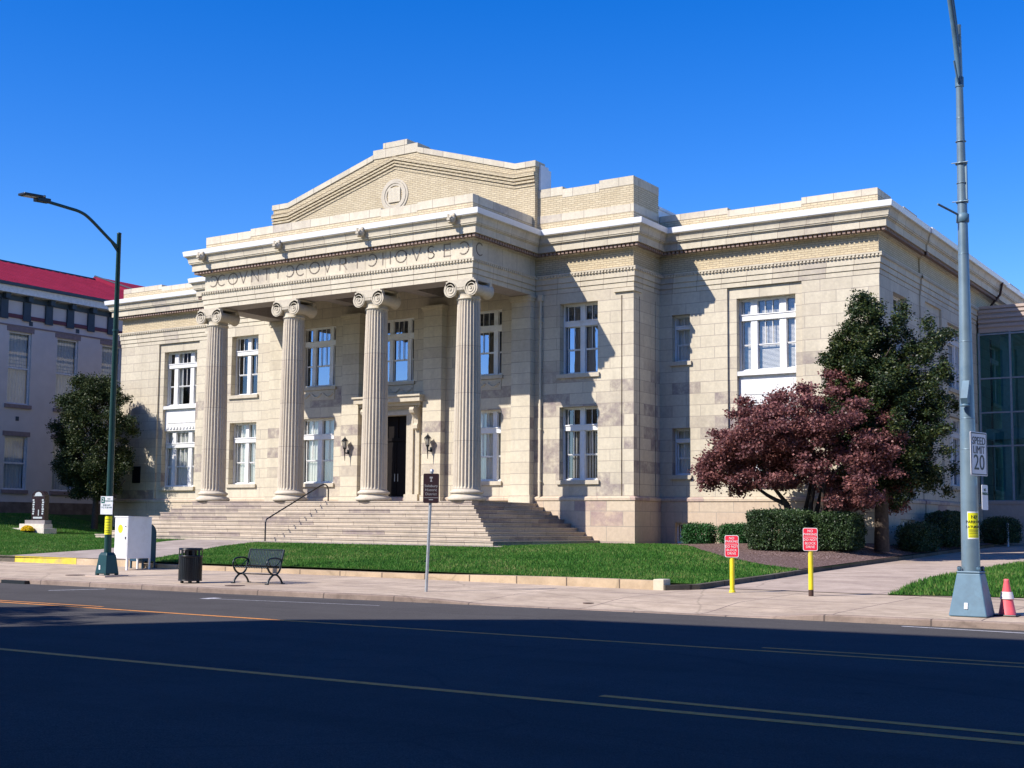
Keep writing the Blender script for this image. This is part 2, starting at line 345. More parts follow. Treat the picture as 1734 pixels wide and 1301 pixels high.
def text_mesh(name, txt, size, mat, origin, right, up, parent, extrude=.002, off=.004, align='CENTER', sx=1, spacing=1):
    cu = bpy.data.curves.new(name, 'FONT'); cu.body = txt; cu.size = size; cu.extrude = extrude; cu.align_x = align; cu.align_y = 'CENTER'; cu.space_character = spacing; cu.resolution_u = 3
    to = bpy.data.objects.new(name + "_tmp", cu); COL.objects.link(to)
    dg = bpy.context.evaluated_depsgraph_get(); me = bpy.data.meshes.new_from_object(to.evaluated_get(dg)); bpy.data.objects.remove(to)
    right = Vector(right).normalized(); up = Vector(up).normalized(); nn = right.cross(up); base = Vector((0, 0, 0)); q = parent
    while q is not None: base += q.location; q = q.parent
    mt = Matrix((right * sx, up, nn)).transposed().to_4x4(); mt.translation = Vector(origin) + nn * off - base
    me.transform(mt); me.name = name; me.materials.clear(); me.materials.append(MATS[mat])
    o = bpy.data.objects.new(name, me); COL.objects.link(o); o.parent = parent
    return o
def sst(a, b, x):
    t = max(0., min(1., (x - a) / (b - a))); return t * t * (3 - 2 * t)
def interp(x, P):
    if x <= P[0][0]: return P[0][1]
    for (a, b), (c, d) in zip(P, P[1:]):
        if x <= c: return b + (d - b) * (x - a) / (c - a)
    return P[-1][1]
# ------------------------------------------------------------------ ground heights
def swz(x, y): return 0.013 * (y + 24)
def drz(x, y): return swz(x, y) if y < -18 else 0.078 + 0.0235 * (y + 18)
def lawnz(x, y):
    h = interp(y, [(-18.6, .20), (-17.5, .27), (-12, .60), (-8, .80), (0, .84), (2.4, .92)]); k = drz(x, y) + .11; w = sst(14.5, 23, x)
    if y > -4:
        hb = .84 + .16 * sst(12, 20, x); h = h + (hb - h) * sst(-4, 1, y); w *= (1 - sst(-6, -1, y) * (1 - sst(21.2, 23, x)))
    h = h * (1 - w) + k * w
    if x < -17: h += 1.08 * sst(-17, -28, x) * sst(-17, -8, y)
    return h
KERB = [(-90, -25.0), (6, -24.5), (14, -24.25), (20, -23.75), (27, -23.25), (32, -22.95), (90, -21.5)]
def kY(x): return interp(x, KERB)
def kZ(x): return 0.0 - .105 * sst(18.5, 21.5, x) * (1 - sst(26.6, 28.2, x))
def sheet(name, x0, x1, y0, y1, dx, dy, zf, mat, keep=None, dz=0):
    nx = max(2, int((x1 - x0) / dx) + 1); ny = max(2, int(((y1(0) if callable(y1) else y1) - (y0(0) if callable(y0) else y0)) / dy) + 1)
    xs = np.linspace(x0, x1, nx); V = []
    for x in xs:
        a = y0(x) if callable(y0) else y0; b = y1(x) if callable(y1) else y1
        for y in np.linspace(a, b, ny): V.append((x, y, zf(x, y) + dz))
    F = [(i * ny + j, (i + 1) * ny + j, (i + 1) * ny + j + 1, i * ny + j + 1) for i in range(nx - 1) for j in range(ny - 1)]
    if keep: F = [f for f in F if keep(sum(V[k][0] for k in f) / 4, sum(V[k][1] for k in f) / 4)]
    mb = MB(); mb.v = [tuple(map(float, p)) for p in V]; mb.f = [list(f) for f in F]; mb.uv = [[(V[k][0], V[k][1]) for k in f] for f in F]; mb.sm = [True] * len(F)
    return mb.build(name, mat)
def polyz(poly, zf, dz, step=.6):
    """fill a plan polygon with a fine grid draped on zf"""
    bm = bmesh.new(); vs = [bm.verts.new((p[0], p[1], 0)) for p in poly]; bm.faces.new(vs)
    xs = [p[0] for p in poly]; ys = [p[1] for p in poly]
    for axis, lo, hi in ((0, min(xs), max(xs)), (1, min(ys), max(ys))):
        t = lo + step
        while t < hi:
            co = [0, 0, 0]; co[axis] = t; no = [0, 0, 0]; no[axis] = 1
            bmesh.ops.bisect_plane(bm, geom=bm.verts[:] + bm.edges[:] + bm.faces[:], plane_co=co, plane_no=no, dist=1e-5); t += step
    for v in bm.verts: v.co.z = zf(v.co.x, v.co.y) + dz
    return bm
def bm_obj(bm, name, mat, parent=None):
    me = bpy.data.meshes.new(name); bmesh.ops.recalc_face_normals(bm, faces=bm.faces); bm.to_mesh(me); bm.free(); me.materials.append(MATS[mat])
    o = bpy.data.objects.new(name, me); COL.objects.link(o)
    if parent: o.parent = parent
    return o

# ================================================================== SETTING
struct(sheet("ground", -900, 900, -900, 900, 100, 100, lambda x, y: -.45, "far_ground"))
struct(sheet("road", -200, 200, -44.6, lambda x: kY(x) + .03, 4, 3, lambda x, y: -.12, "asphalt"))
def swsurf(x, y):
    z = swz(x, y); k = kY(x) + .16; return z + (kZ(x) - z) * (1 - sst(k, k + (.25 if kZ(x) > -.01 else 2.2), y))
struct(sheet("sidewalk", -90, 90, lambda x: kY(x) + .16, -17.0, .35, .45, swsurf, "sidewalk_concrete"))
# kerb
mb = MB(); xs = [x * .5 for x in range(-180, 181)]; prof = lambda x: [(kY(x), -.16), (kY(x) + .012, kZ(x) - .02 - .0), (kY(x) + .035, kZ(x) + .004), (kY(x) + .17, kZ(x) + .006), (kY(x) + .17, -.2)]
for a, b in zip(xs, xs[1:]):
    pa, pb = prof(a), prof(b)
    for i in range(4):
        mb.add([(a, *pa[i]), (b, *pb[i]), (b, *pb[i + 1]), (a, *pa[i + 1])], [(0, 1, 2, 3)])
struct(mb.build("kerb", "kerb_stone"))
struct(sheet("far_sidewalk", -90, 90, -49.2, -44.6, 6, 2, lambda x, y: .01, "sidewalk_concrete"))
mb = MB(); mb.box(-90, 90, -44.75, -44.58, -.2, .02); struct(mb.build("far_kerb", "kerb_stone"))
# gutter grate inlet
mb = MB(); mb.box(5.75, 6.75, -24.62, -24.45, -.118, -.035); ob = mb.build("drain_inlet", "black_iron"); tag(ob, "black slot of a storm drain in the kerb left of the dark green lamp post", "drain inlet")
# markings
def marking(name, pts, w, mat, off=.004, lab=None):
    mb = MB(); P = [Vector((p[0], p[1])) for p in pts]; L = []; R_ = []
    for i, p in enumerate(P):
        t = (P[min(i + 1, len(P) - 1)] - P[max(i - 1, 0)]).normalized(); nn = Vector((-t.y, t.x)) * w / 2; L.append(p + nn); R_.append(p - nn)
    for i in range(len(P) - 1): mb.add([(*L[i], -.12 + off), (*R_[i], -.12 + off), (*R_[i + 1], -.12 + off), (*L[i + 1], -.12 + off)], [(0, 1, 2, 3)])
    return struct(mb.build(name, mat))
def worn(name, col, base):
    m, n, b = newmat(name); v = coords(n, 'World'); f = ramp(n, noise(n, v, 9, 8, .8), [(.42, (0, 0, 0)), (.58, (1, 1, 1))]); lk(n, mix(n, f, base, col), b.inputs['Base Color']); b.inputs['Roughness'].default_value = .8
worn("line_yellow", (.82, .31, .05), (.55, .22, .05)); worn("line_white", (.62, .62, .64), (.40, .39, .41))
yn = lambda x: -36.45 + .0325 * (x - 0)
marking("road_marking", [(x, interp(x, [(-60, -38.2), (21.3, -35.83), (28.1, -35.66), (34, -35.46), (60, -34.6)])) for x in range(-60, 61, 3)], .15, "line_yellow")
marking("road_marking", [(29.9, -35.0), (34, -34.99), (60, -34.3)], .14, "line_yellow")
marking("road_marking", [(x, interp(x, [(-60, -31.6), (12.8, -29.72), (24.7, -29.55), (34, -29.25), (60, -28.4)])) for x in range(-60, 61, 3)], .13, "line_yellow")
marking("road_marking", [(29.2, -28.95), (34, -28.75), (60, -27.9)], .12, "line_yellow")
marking("road_marking", [(-60, -31.25), (12.8, -29.38), (15.5, -29.3)], .10, "line_yellow")
marking("road_marking", [(29.6, -23.45), (34, -23.75), (60, -23.2)], .10, "line_white")
marking("road_marking", [(15.1, -25.9), (19.3, -25.25)], .045, "line_white")
marking("road_marking", [(14.95, -25.6), (14.95, -26.05)], .26, "line_white")
marking("road_marking", [(10.2, -24.8), (9.8, -26.2)], .09, "line_white")

# lawn, walk, mulch bed, driveway
WALK = [(-3.9, -17.35), (-3.0, -14.0), (-3.7, -11.2), (-4.5, -9.6), (-4.8, -8.6), (-4.8, -8.0), (11.3, -8.0), (11.3, -8.5), (-.2, -8.65), (.4, -11), (1.8, -14), (3.1, -17.35)]
MULCH = [(12.3, 2.5), (12.3, .6), (13.5, .2), (15.6, -2.2), (17.6, -5.0), (19.3, -7.2), (21.2, -8.9), (22.95, -10.3), (22.95, 14), (21.4, 14), (21.4, 2.5)]
def inside(poly, x, y):
    c = False; n = len(poly)
    for i in range(n):
        x1, y1 = poly[i]; x2, y2 = poly[(i + 1) % n]
        if (y1 > y) != (y2 > y) and x < (x2 - x1) * (y - y1) / (y2 - y1) + x1: c = not c
    return c
struct(sheet("lawn", -70, 23.0, -17.45, 16, .6, .6, lawnz, "lawn_soil"))
struct(bm_obj(polyz(WALK, lawnz, .03, .7), "front_walk", "walk_concrete"))
struct(bm_obj(polyz(MULCH, lawnz, .03, .5), "mulch_bed", "mulch"))
DRV = lambda x, y: drz(x, y)
struct(sheet("driveway", 23.0, 60, -17.0, 17.5, .8, .8, DRV, "driveway_concrete"))
RLAWN = [(27.45, -17.1), (27.25, -11.6), (27.5, -3.2), (45, -2.6), (45, -16.4), (30.2, -16.6)]
rz = lambda x, y: drz(x, y) + .012 + .13 * sst(-17, -14, y)
struct(bm_obj(polyz(RLAWN, rz, 0, .6), "side_lawn", "lawn_soil"))
# granite edging wall in front of the lawn (three stretches), yellow curb
def edging(name, pts, zt, zb, w, mat, label, group=None):
    mb = MB()
    for (x0, y0), (x1, y1) in zip(pts, pts[1:]):
        n_ = max(1, int(math.hypot(x1 - x0, y1 - y0) / .8))
        for k in range(n_):
            a = (x0 + (x1 - x0) * k / n_, y0 + (y1 - y0) * k / n_); b = (x0 + (x1 - x0) * (k + 1) / n_, y0 + (y1 - y0) * (k + 1) / n_)
            t = Vector((b[0] - a[0], b[1] - a[1])).normalized(); nn = Vector((-t.y, t.x)) * w
            A = [(a[0], a[1]), (b[0], b[1]), (b[0] + nn.x, b[1] + nn.y), (a[0] + nn.x, a[1] + nn.y)]; zz = [a, b, b, a]
            v = [(p[0], p[1], zb(*q)) for p, q in zip(A, zz)] + [(p[0], p[1], zt(*q)) for p, q in zip(A, zz)]
            mb.add(v, [(4, 5, 6, 7), (0, 1, 5, 4), (2, 3, 7, 6), (1, 2, 6, 5), (3, 0, 4, 7)])
    o = mb.build(name, mat); tag(o, label, "stone edging", group); return o
edging("stone_edging", [(3.2, -17.75), (14, -17.9), (22.28, -18.42)], lambda x, y: .215 + .075 * sst(13, 21, x), lambda x, y: -.05, .3, "granite_edging", "long tan granite edging holding the lawn above the sidewalk behind the bench")
edging("stone_edging", [(22.60, -18.50), (23.12, -17.7), (23.14, -13.2), (22.95, -8), (23.05, 2), (22.95, 14)], lambda x, y: drz(x, y) + .12, lambda x, y: drz(x, y) - .1, .16, "dark_edging", "low dark edging between the lawn and the driveway")
edging("yellow_curb", [(-3.5, -17.4), (-.1, -17.45)], lambda x, y: .30, lambda x, y: -.05, .25, "curb_yellow", "yellow painted curb at the foot of the front walk")
edging("stone_edging", [(-40, -16.9), (-3.52, -17.4)], lambda x, y: .31, lambda x, y: -.05, .25, "dark_edging", "dark weathered edging left of the yellow curb")
edging("stone_edging", [(-.08, -17.45), (3.18, -17.6)], lambda x, y: .29, lambda x, y: -.05, .25, "granite_edging", "short tan stone edging between the yellow curb and the white cabinet")
mb = MB(); mb.box(22.28, 22.56, -18.5, -18.12, -.02, .33); tag(mb.build("edging_end_block", "trim_stone", bevel=.02), "pale square end block of the tan granite edging at the driveway", "stone block")

# grass blades
def blades(name, N, sampler, zf, label, h=(.035, .085), w=.016):
    P = sampler(N); n_ = len(P); z = np.array([zf(x, y) for x, y in P]); ang = RNG.uniform(0, 2 * np.pi, n_); hh = RNG.uniform(*h, n_); ww = RNG.uniform(.6, 1.4, n_) * w
    dx, dy = np.cos(ang) * ww, np.sin(ang) * ww; lx, ly = RNG.normal(0, .022, n_), RNG.normal(0, .022, n_)
    V = np.empty((n_, 3, 3)); V[:, 0] = np.c_[P[:, 0] - dx, P[:, 1] - dy, z - .005]; V[:, 1] = np.c_[P[:, 0] + dx, P[:, 1] + dy, z - .005]; V[:, 2] = np.c_[P[:, 0] + lx, P[:, 1] + ly, z + hh]
    o = npmesh(name, V.reshape(-1, 3), np.arange(n_ * 3).reshape(-1, 3), "grass_blades"); tag(o, label, "grass", kind="stuff"); return o
def lawn_sampler(N):
    out = []
    while len(out) < N:
        A = np.c_[RNG.uniform(-34, 22.9, N), -17.32 + (RNG.uniform(0, 1, N) ** 1.15) * 19.3]
        for x, y in A:
            if inside(WALK, x, y) or inside(MULCH, x, y): continue
            if y > 2.3 and x > -21.6: continue
            if y > -.1 and abs(x) < 12.3: continue
            if y > -8 and abs(x) < 10.8: continue
            out.append((x, y))
            if len(out) >= N: break
    return np.array(out)
blades("grass", 330000, lawn_sampler, lambda x, y: lawnz(x, y), "short green grass of the courthouse lawn")
def rl_sampler(N):
    out = []
    while len(out) < N:
        for x, y in np.c_[RNG.uniform(27.0, 45, N), RNG.uniform(-17.2, -2.5, N)]:
            if inside(RLAWN, x, y): out.append((x, y))
    return np.array(out[:N])
blades("grass", 90000, rl_sampler, rz, "short green grass right of the driveway behind the traffic cone", (.04, .11))

# ================================================================== COURTHOUSE
CH = thing("courthouse", (0, 0, .8), "tan stone courthouse with four fluted columns and wide entrance steps", "building")
XW, XB, XP, YP, DW, BACK = 21.53, 12.23, 7.5, -4.78, 2.4, 45.0
fmap = lambda Y: (lambda u, v, d: (u, Y + d, v))           # wall facing -Y
emap = lambda X: (lambda u, v, d: (X - d, u, v))           # wall facing +X
wmap = lambda X: (lambda u, v, d: (X + d, u, v))           # wall facing -X
def wall(mb, mp, u0, u1, v0, v1, ops=()):
    us = sorted({u0, u1, *[o[0] for o in ops], *[o[1] for o in ops]}); vs = sorted({v0, v1, *[o[2] for o in ops], *[o[3] for o in ops]})
    for a, b in zip(us, us[1:]):
        for c, d in zip(vs, vs[1:]):
            cu, cv = (a + b) / 2, (c + d) / 2
            if any(o[0] < cu < o[1] and o[2] < cv < o[3] for o in ops): continue
            mb.add([mp(a, c, 0), mp(b, c, 0), mp(b, d, 0), mp(a, d, 0)], [(0, 1, 2, 3)])
    for o in ops:
        a, b, c, d, dep = o[:5]; closed = len(o) > 5 and o[5]
        mb.add([mp(a, c, 0), mp(a, c, dep), mp(a, d, dep), mp(a, d, 0)], [(0, 1, 2, 3)]); mb.add([mp(b, c, 0), mp(b, c, dep), mp(b, d, dep), mp(b, d, 0)], [(0, 1, 2, 3)])
        mb.add([mp(a, c, 0), mp(b, c, 0), mp(b, c, dep), mp(a, c, dep)], [(0, 1, 2, 3)]); mb.add([mp(a, d, 0), mp(b, d, 0), mp(b, d, dep), mp(a, d, dep)], [(0, 1, 2, 3)])
        if closed: mb.add([mp(a, c, dep), mp(b, c, dep), mp(b, d, dep), mp(a, d, dep)], [(0, 1, 2, 3)])
def mbox(mb, mp, u0, u1, v0, v1, d0, d1):
    P = [mp(u, v, d) for d in (d0, d1) for u, v in ((u0, v0), (u1, v0), (u1, v1), (u0, v1))]
    mb.add(P, [(0, 1, 2, 3), (7, 6, 5, 4), (0, 4, 5, 1), (1, 5, 6, 2), (2, 6, 7, 3), (3, 7, 4, 0)])
def window(mp, u0, u1, v0, v1, d, lights, parent=CH, trans=(.715, .79), panem="window_glass", fill='curtain', sill=None, mullw=.14, meet=True, seed=0):
    """timber window: lights = [(u_start,u_end,n_muntins)] as fractions; trans = transom bar (fractions of height)"""
    r = random.Random(seed + int(u0 * 100)); H = v1 - v0; Wd = u1 - u0; mb = MB(); fr = .07
    lo = u0 + fr; hi = u1 - fr; zt0 = v0 + H * trans[0]; zt1 = v0 + H * trans[1]
    mbox(mb, mp, u0, u0 + fr, v0, v1, d, d + .14); mbox(mb, mp, u1 - fr, u1, v0, v1, d, d + .14)
    mbox(mb, mp, lo, hi, v1 - fr, v1, d, d + .14); mbox(mb, mp, lo, hi, v0, v0 + fr, d, d + .14)
    L = [(u0 + Wd * a, u0 + Wd * b_, k) for a, b_, k in lights]
    if trans[1] > trans[0]: mbox(mb, mp, lo, hi, zt0, zt1, d - .05, d + .12); mbox(mb, mp, lo - .0, hi + .0, zt1 - .03, zt1 + .015, d - .08, d - .045)
    for (a, b_, k), (c, e, k2) in zip(L, L[1:]):
        mbox(mb, mp, b_, c, v0 + fr, zt0, d - .003, d + .13); mbox(mb, mp, b_, c, zt1, v1 - fr, d - .003, d + .13)
    for a, b_, k in L:
        a = max(a, lo); b_ = min(b_, hi); zm = v0 + fr + (zt0 - v0 - fr) * .5; s_ = .035
        for (z0, z1, kk, dd) in ((zt1, v1 - fr, k, .05), (zm, zt0, k, .05), (v0 + fr, zm, 0, .075)):
            mbox(mb, mp, a, a + s_, z0, z1, d + dd, d + dd + .03); mbox(mb, mp, b_ - s_, b_, z0, z1, d + dd, d + dd + .03)
            mbox(mb, mp, a + s_, b_ - s_, z0, z0 + s_, d + dd, d + dd + .03); mbox(mb, mp, a + s_, b_ - s_, z1 - s_, z1, d + dd, d + dd + .03)
            for j in range(kk):
                um = a + (b_ - a) * (j + 1) / (kk + 1); mbox(mb, mp, um - .012, um + .012, z0 + s_, z1 - s_, d + dd + .002, d + dd + .026)
    wo = mb.build("window", "white_paint", parent)
    g = MB(); g.add([mp(u0 + .02, v0 + .02, d + .11), mp(u1 - .02, v0 + .02, d + .11), mp(u1 - .02, v1 - .02, d + .11), mp(u0 + .02, v1 - .02, d + .11)], [(0, 1, 2, 3)]); g.build("pane", panem, wo)
    k = MB(); dp = d + .9; k.add([mp(u0, v0, d + .15), mp(u1, v0, d + .15), mp(u1, v1, d + .15), mp(u0, v1, d + .15), mp(u0, v0, dp), mp(u1, v0, dp), mp(u1, v1, dp), mp(u0, v1, dp)],
        [(4, 5, 6, 7), (0, 1, 5, 4), (1, 2, 6, 5), (2, 3, 7, 6), (3, 0, 4, 7)]); k.build("interior", "dark_room", wo)
    if fill == 'blind':
        s = MB(); z = v0 + .08
        while z < v1 - .08:
            P = [mp(u0 + .05, z, d + .20), mp(u1 - .05, z, d + .20), mp(u1 - .05, z + .035, d + .235), mp(u0 + .05, z + .035, d + .235)]; s.add(P, [(0, 1, 2, 3)]); z += .05
        s.build("blind", "blind_white", wo)
    elif fill in ('curtain', 'sheer', 'vertical'):
        s = MB()
        spans = {'curtain': [(u0 + Wd * .12, u0 + Wd * .40), (u0 + Wd * .60, u0 + Wd * .88)], 'sheer': [(u0 + .06, u1 - .06)], 'vertical': []}[fill]
        for a, b_ in spans:
            n_ = max(8, int((b_ - a) / .03)); zt = v1 - .05
            pts = [(a + (b_ - a) * i / n_, .22 + .035 * math.sin(i * 1.3) + .015 * math.sin(i * .37)) for i in range(n_ + 1)]
            for (ua, da), (ub, db) in zip(pts, pts[1:]): s.add([mp(ua, v0 + .05, d + da), mp(ub, v0 + .05, d + db), mp(ub, zt, d + db), mp(ua, zt, d + da)], [(0, 1, 2, 3)])
        if fill == 'vertical':
            u = u0 + .1
            while u < u1 - .1: s.add([mp(u, v0 + .05, d + .22), mp(u + .05, v0 + .05, d + .26), mp(u + .05, zt0, d + .26), mp(u, zt0, d + .22)], [(0, 1, 2, 3)]); u += .13
        s.build("curtain", "curtain_cloth", wo)
    if sill:
        s = MB(); mbox(s, mp, u0 - sill, u1 + sill, v0 - .17, v0 - .001, -.10, d - .005); s.build("sill", "carved_stone", wo)
    return wo
ONE = [(.12, .88, 1)]; TWO = [(.10, .45, 1), (.57, .92, 1)]; THREE = [(.06, .24, 0), (.34, .74, 2), (.84, .97, 0)]; FULL3 = [(.05, .20, 0), (.31, .69, 2), (.80, .95, 0)]
ZB, ZT = 2.80, 11.36
UP, LO = (7.90, 10.90), (3.45, 6.52)
# --- front walls of wings
for sgn in (-1, 1):
    mb = MB(); a, b = (XB, XW) if sgn > 0 else (-XW, -XB)
    g0, g1 = (15.28, 18.45) if sgn > 0 else (-18.45, -15.28); w0, w1 = (15.65, 18.15) if sgn > 0 else (-18.1, -15.55); s0, s1 = (12.79, 13.62) if sgn > 0 else (-13.62, -12.79)
    wall(mb, fmap(DW), a, b, ZB, ZT, [(g0, g1, ZB, 11.38, .10), (s0, s1, 8.45, 10.43, .32), (s0, s1, 3.7, 5.66, .32)])
    wall(mb, fmap(DW + .1), g0, g1, ZB, 11.38, [(w0, w1, 3.40, UP[1], .32)])
    mb.build("wall", "ashlar", CH)
    sd = 0 if sgn > 0 else 5
    window(fmap(DW + .1), w0, w1, UP[0], UP[1] - .004, .30, FULL3, fill='blind' if sgn > 0 else 'curtain', trans=(.70, .78))
    window(fmap(DW + .1), w0, w1, LO[0], LO[1], .30, FULL3, fill='sheer', trans=(.70, .78))
    sp = MB(); mbox(sp, fmap(DW + .1), w0 + .001, w1 - .001, 6.525, 7.895, .18, .44); mbox(sp, fmap(DW + .1), w0 - .0, w1 - .0, 7.72, 7.893, .02, .178); mbox(sp, fmap(DW + .1), w0 + .2, w1 - .2, 6.95, 7.55, .155, .179)
    for q in range(9): mbox(sp, fmap(DW + .1), w0 + .15 + q * (w1 - w0 - .3) / 9, w0 + .15 + (q + .5) * (w1 - w0 - .3) / 9, 6.62, 6.74, .13, .179)
    sp.build("spandrel_panel", "white_paint", CH)
    s = MB(); mbox(s, fmap(DW + .1), w0 - .04, w1 + .14, LO[0] - .20, LO[0] - .002, -.16, .3); s.build("window_sill", "carved_stone", CH)
    for z0, z1 in ((8.45, 10.43), (3.7, 5.66)): window(fmap(DW), s0, s1, z0, z1, .30, ONE, fill='sheer', sill=.08, trans=(.70, .77))
# --- pavilion fronts and returns
for sgn in (-1, 1):
    mb = MB(); a, b = (7.5, XB) if sgn > 0 else (-XB, -7.5); w0, w1 = (8.75, 10.57) if sgn > 0 else (-10.45, -8.63)
    gx = sorted((sgn * 11.66, sgn * 11.72))
    wall(mb, fmap(0), a, b, ZB, ZT, [(w0, w1, *UP, .34), (w0, w1, LO[0], LO[1], .34), (gx[0], gx[1], ZB, 11.02, .07, True)])
    if sgn > 0: wall(mb, emap(XB), 0, DW, ZB, ZT, [(.50, .56, ZB, 11.0, .07, True), (1.95, 2.02, ZB, 11.0, .07, True)])
    else: wall(mb, wmap(-XB), 0, DW, ZB, ZT)
    mb.build("wall", "ashlar_weathered" if sgn > 0 else "ashlar", CH)
    window(fmap(0), w0, w1, *UP, .32, TWO, fill='curtain' if sgn > 0 else 'none', panem="storm_glass" if sgn > 0 else "window_glass", sill=.1, trans=(.68, .755))
    window(fmap(0), w0, w1, LO[0], LO[1], .32, TWO, fill='vertical' if sgn > 0 else 'sheer', sill=.1, trans=(.68, .755))
    cp = MB(); c0, c1 = sorted((sgn * 11.36, sgn * (XB + .07)))
    cp.box(c0, c1, -.10, -.001, 11.16, 11.30)
    if sgn > 0: cp.box(XB + .001, XB + .07, -.0009, .62, 11.16, 11.30)
    cp.build("pilaster_cap", "trim_stone", CH)
# --- side walls, with the projecting east bay
mb = MB(); EB = XW + .06
wall(mb, emap(XW), DW, 7.9, ZB, ZT, [(4.2, 6.1, 8.0, 10.93, .3), (4.2, 6.1, 3.45, 6.4, .3)])
wall(mb, emap(EB), 7.9, 20.4, ZB, ZT, [(8.6, 11.2, 3.45, 11.2, .1, True), (12.2, 14.9, 7.85, 10.8, .3), (12.2, 14.7, 3.5, 6.6, .3)])
wall(mb, emap(XW), 20.4, BACK, ZB, ZT); mb.add([(XW, 7.9, ZB), (EB, 7.9, ZB), (EB, 7.9, ZT), (XW, 7.9, ZT)], [(0, 1, 2, 3)])
wall(mb, wmap(-XW), DW, BACK, ZB, ZT)
mb.add([(-XW, BACK, 0), (XW, BACK, 0), (XW, BACK, 14), (-XW, BACK, 14)], [(0, 1, 2, 3)])
mb.build("wall", "ashlar", CH)
window(emap(XW), 4.2, 6.1, 8.0, 10.93, .28, ONE, sill=.1); window(emap(XW), 4.2, 6.1, 3.45, 6.4, .28, ONE, sill=.1)
window(emap(EB), 12.2, 14.9, 7.85, 10.8, .22, FULL3, sill=.1); window(emap(EB), 12.2, 14.7, 3.5, 6.6, .22, TWO, sill=.1)
# --- plinth (water table) with basement windows
mb = MB(); PO = .10
ops = {1: [(12.95, 13.75, .9, 1.75, .3), (16.2, 17.2, 1.05, 1.75, .3)], -1: []}
wall(mb, fmap(DW - PO), -XW - PO, -XB - PO, .2, 2.62); wall(mb, fmap(-PO), -XB - PO, -7.4, .2, 2.62)
wall(mb, wmap(-XB - PO), -PO, DW - PO, .2, 2.62); wall(mb, wmap(-XW - PO), DW - PO, BACK, .2, 2.62)
mb.build("plinth", "plinth_stone", CH); mb = MB()
wall(mb, fmap(DW - PO), XB + PO, XW + PO, .2, 2.62, ops[1]); wall(mb, fmap(-PO), 7.4, XB + PO, .2, 2.62)
wall(mb, emap(XB + PO), -PO, DW - PO, .2, 2.62)
wall(mb, emap(XW + PO), DW - PO, 7.8, .2, 2.62, [(4.3, 6.4, 1.15, 1.95, .3)]); wall(mb, emap(EB + PO), 7.8, 20.5, .2, 2.62, [(10.2, 12.2, 1.15, 1.95, .3)]); wall(mb, emap(XW + PO), 20.5, BACK, .2, 2.62)
mb.add([(XW, 7.8, .2), (EB + PO, 7.8, .2), (EB + PO, 7.8, 2.62), (XW, 7.8, 2.62)], [(0, 1, 2, 3)])
mb.build("plinth", "plinth_stone", CH)
OUT = [(-XW, BACK), (-XW, DW), (-XB, DW), (-XB, 0), (XB, 0), (XB, DW), (XW, DW), (XW, 7.9), (EB, 7.9), (EB, 20.4), (XW, 20.4), (XW, BACK)]
OUTP = [(-XW, BACK), (-XW, DW), (-XB, DW), (-XB, 0), (-XP, 0), (-XP, YP), (XP, YP), (XP, 0), (XB, 0), (XB, DW), (XW, DW), (XW, 7.9), (EB, 7.9), (EB, 20.4), (XW, 20.4), (XW, BACK)]
mb = MB(); mb.sweep(OUT, [(PO + .002, 2.60), (PO + .04, 2.62), (PO + .04, 2.72), (PO, 2.76), (0, 2.80)]); mb.build("water_table", "plinth_stone", CH)
for (u0, u1, v0, v1) in ((12.95, 13.75, .9, 1.75), (16.2, 17.2, 1.05, 1.75)): window(fmap(DW - PO), u0, u1, v0, v1, .2, [(.15, .85, 0)], fill='none', trans=(.5, .5))
for X, u0, u1 in ((XW + PO, 4.3, 6.4), (EB + PO, 10.2, 12.2)): window(emap(X), u0, u1, 1.15, 1.95, .2, [(.05, .45, 0), (.55, .95, 0)], fill='none', trans=(.5, .5))
# --- portico back wall
mb = MB(); Z0 = 2.45
pw = [(-5.80, -3.60), (3.60, 5.82)]; cw = (-1.05, 1.05)
wall(mb, fmap(.0), -7.5, 7.5, Z0, 12.198, [(pw[0][0], pw[0][1], 8.08, 10.98, .30), (pw[1][0], pw[1][1], 8.08, 10.98, .30), (cw[0], cw[1], 8.05, 11.0, .30),
     (pw[0][0], pw[0][1], LO[0], 6.55, .30), (pw[1][0], pw[1][1], LO[0], 6.55, .30), (-.80, .80, Z0, 6.5, .45)])
mb.build("wall", "ashlar", CH)
for a, b in (*pw, cw): window(fmap(0), a, b, 8.08 if a != cw[0] else 8.05, 10.98 if a != cw[0] else 11.0, .26, THREE, panem="storm_glass", fill='none', trans=(.68, .76))
for a, b in pw: window(fmap(0), a, b, LO[0], 6.55, .26, TWO if a < 0 else THREE, fill='sheer', sill=.08, trans=(.68, .755))
for a, b in (*pw, cw):   # carved festoon panel under the upper windows
    s = MB(); mbox(s, fmap(0), a - .1, b + .1, 7.90, 8.04, -.10, .2); mbox(s, fmap(0), a, b, 7.42, 7.88, -.03, .05)
    for q in range(3):
        c_ = a + (b - a) * (q + .5) / 3; s.tube([(c_ - .3 + .6 * t / 8, -.05, 7.72 - .16 * math.sin(math.pi * t / 8)) for t in range(9)], .035, 6)
    s.build("festoon_panel", "carved_stone", CH)
# pilasters
for x0, x1 in ((1.86, 2.86), (-2.86, -1.86), (6.55, 7.497), (-7.497, -6.55)):
    mb = MB(); mb.box(x0, x1, -.36, -.001, 2.46, 11.2); mb.box(x0 - .06, x1 + .06 if x1 < 7.4 and x1 > -6.6 or x0 > 6 else x1 + .06, -.42, -.002, 2.46, 2.85)
    pl = mb.build("pilaster", "ashlar_pier", CH); c = MB(); c.box(x0 - .05, x1 + .05, -.42, -.003, 11.12, 11.24); c.box(x0 - .1, x1 + .1, -.47, -.004, 11.24, 11.34); c.build("capital", "trim_stone", pl)
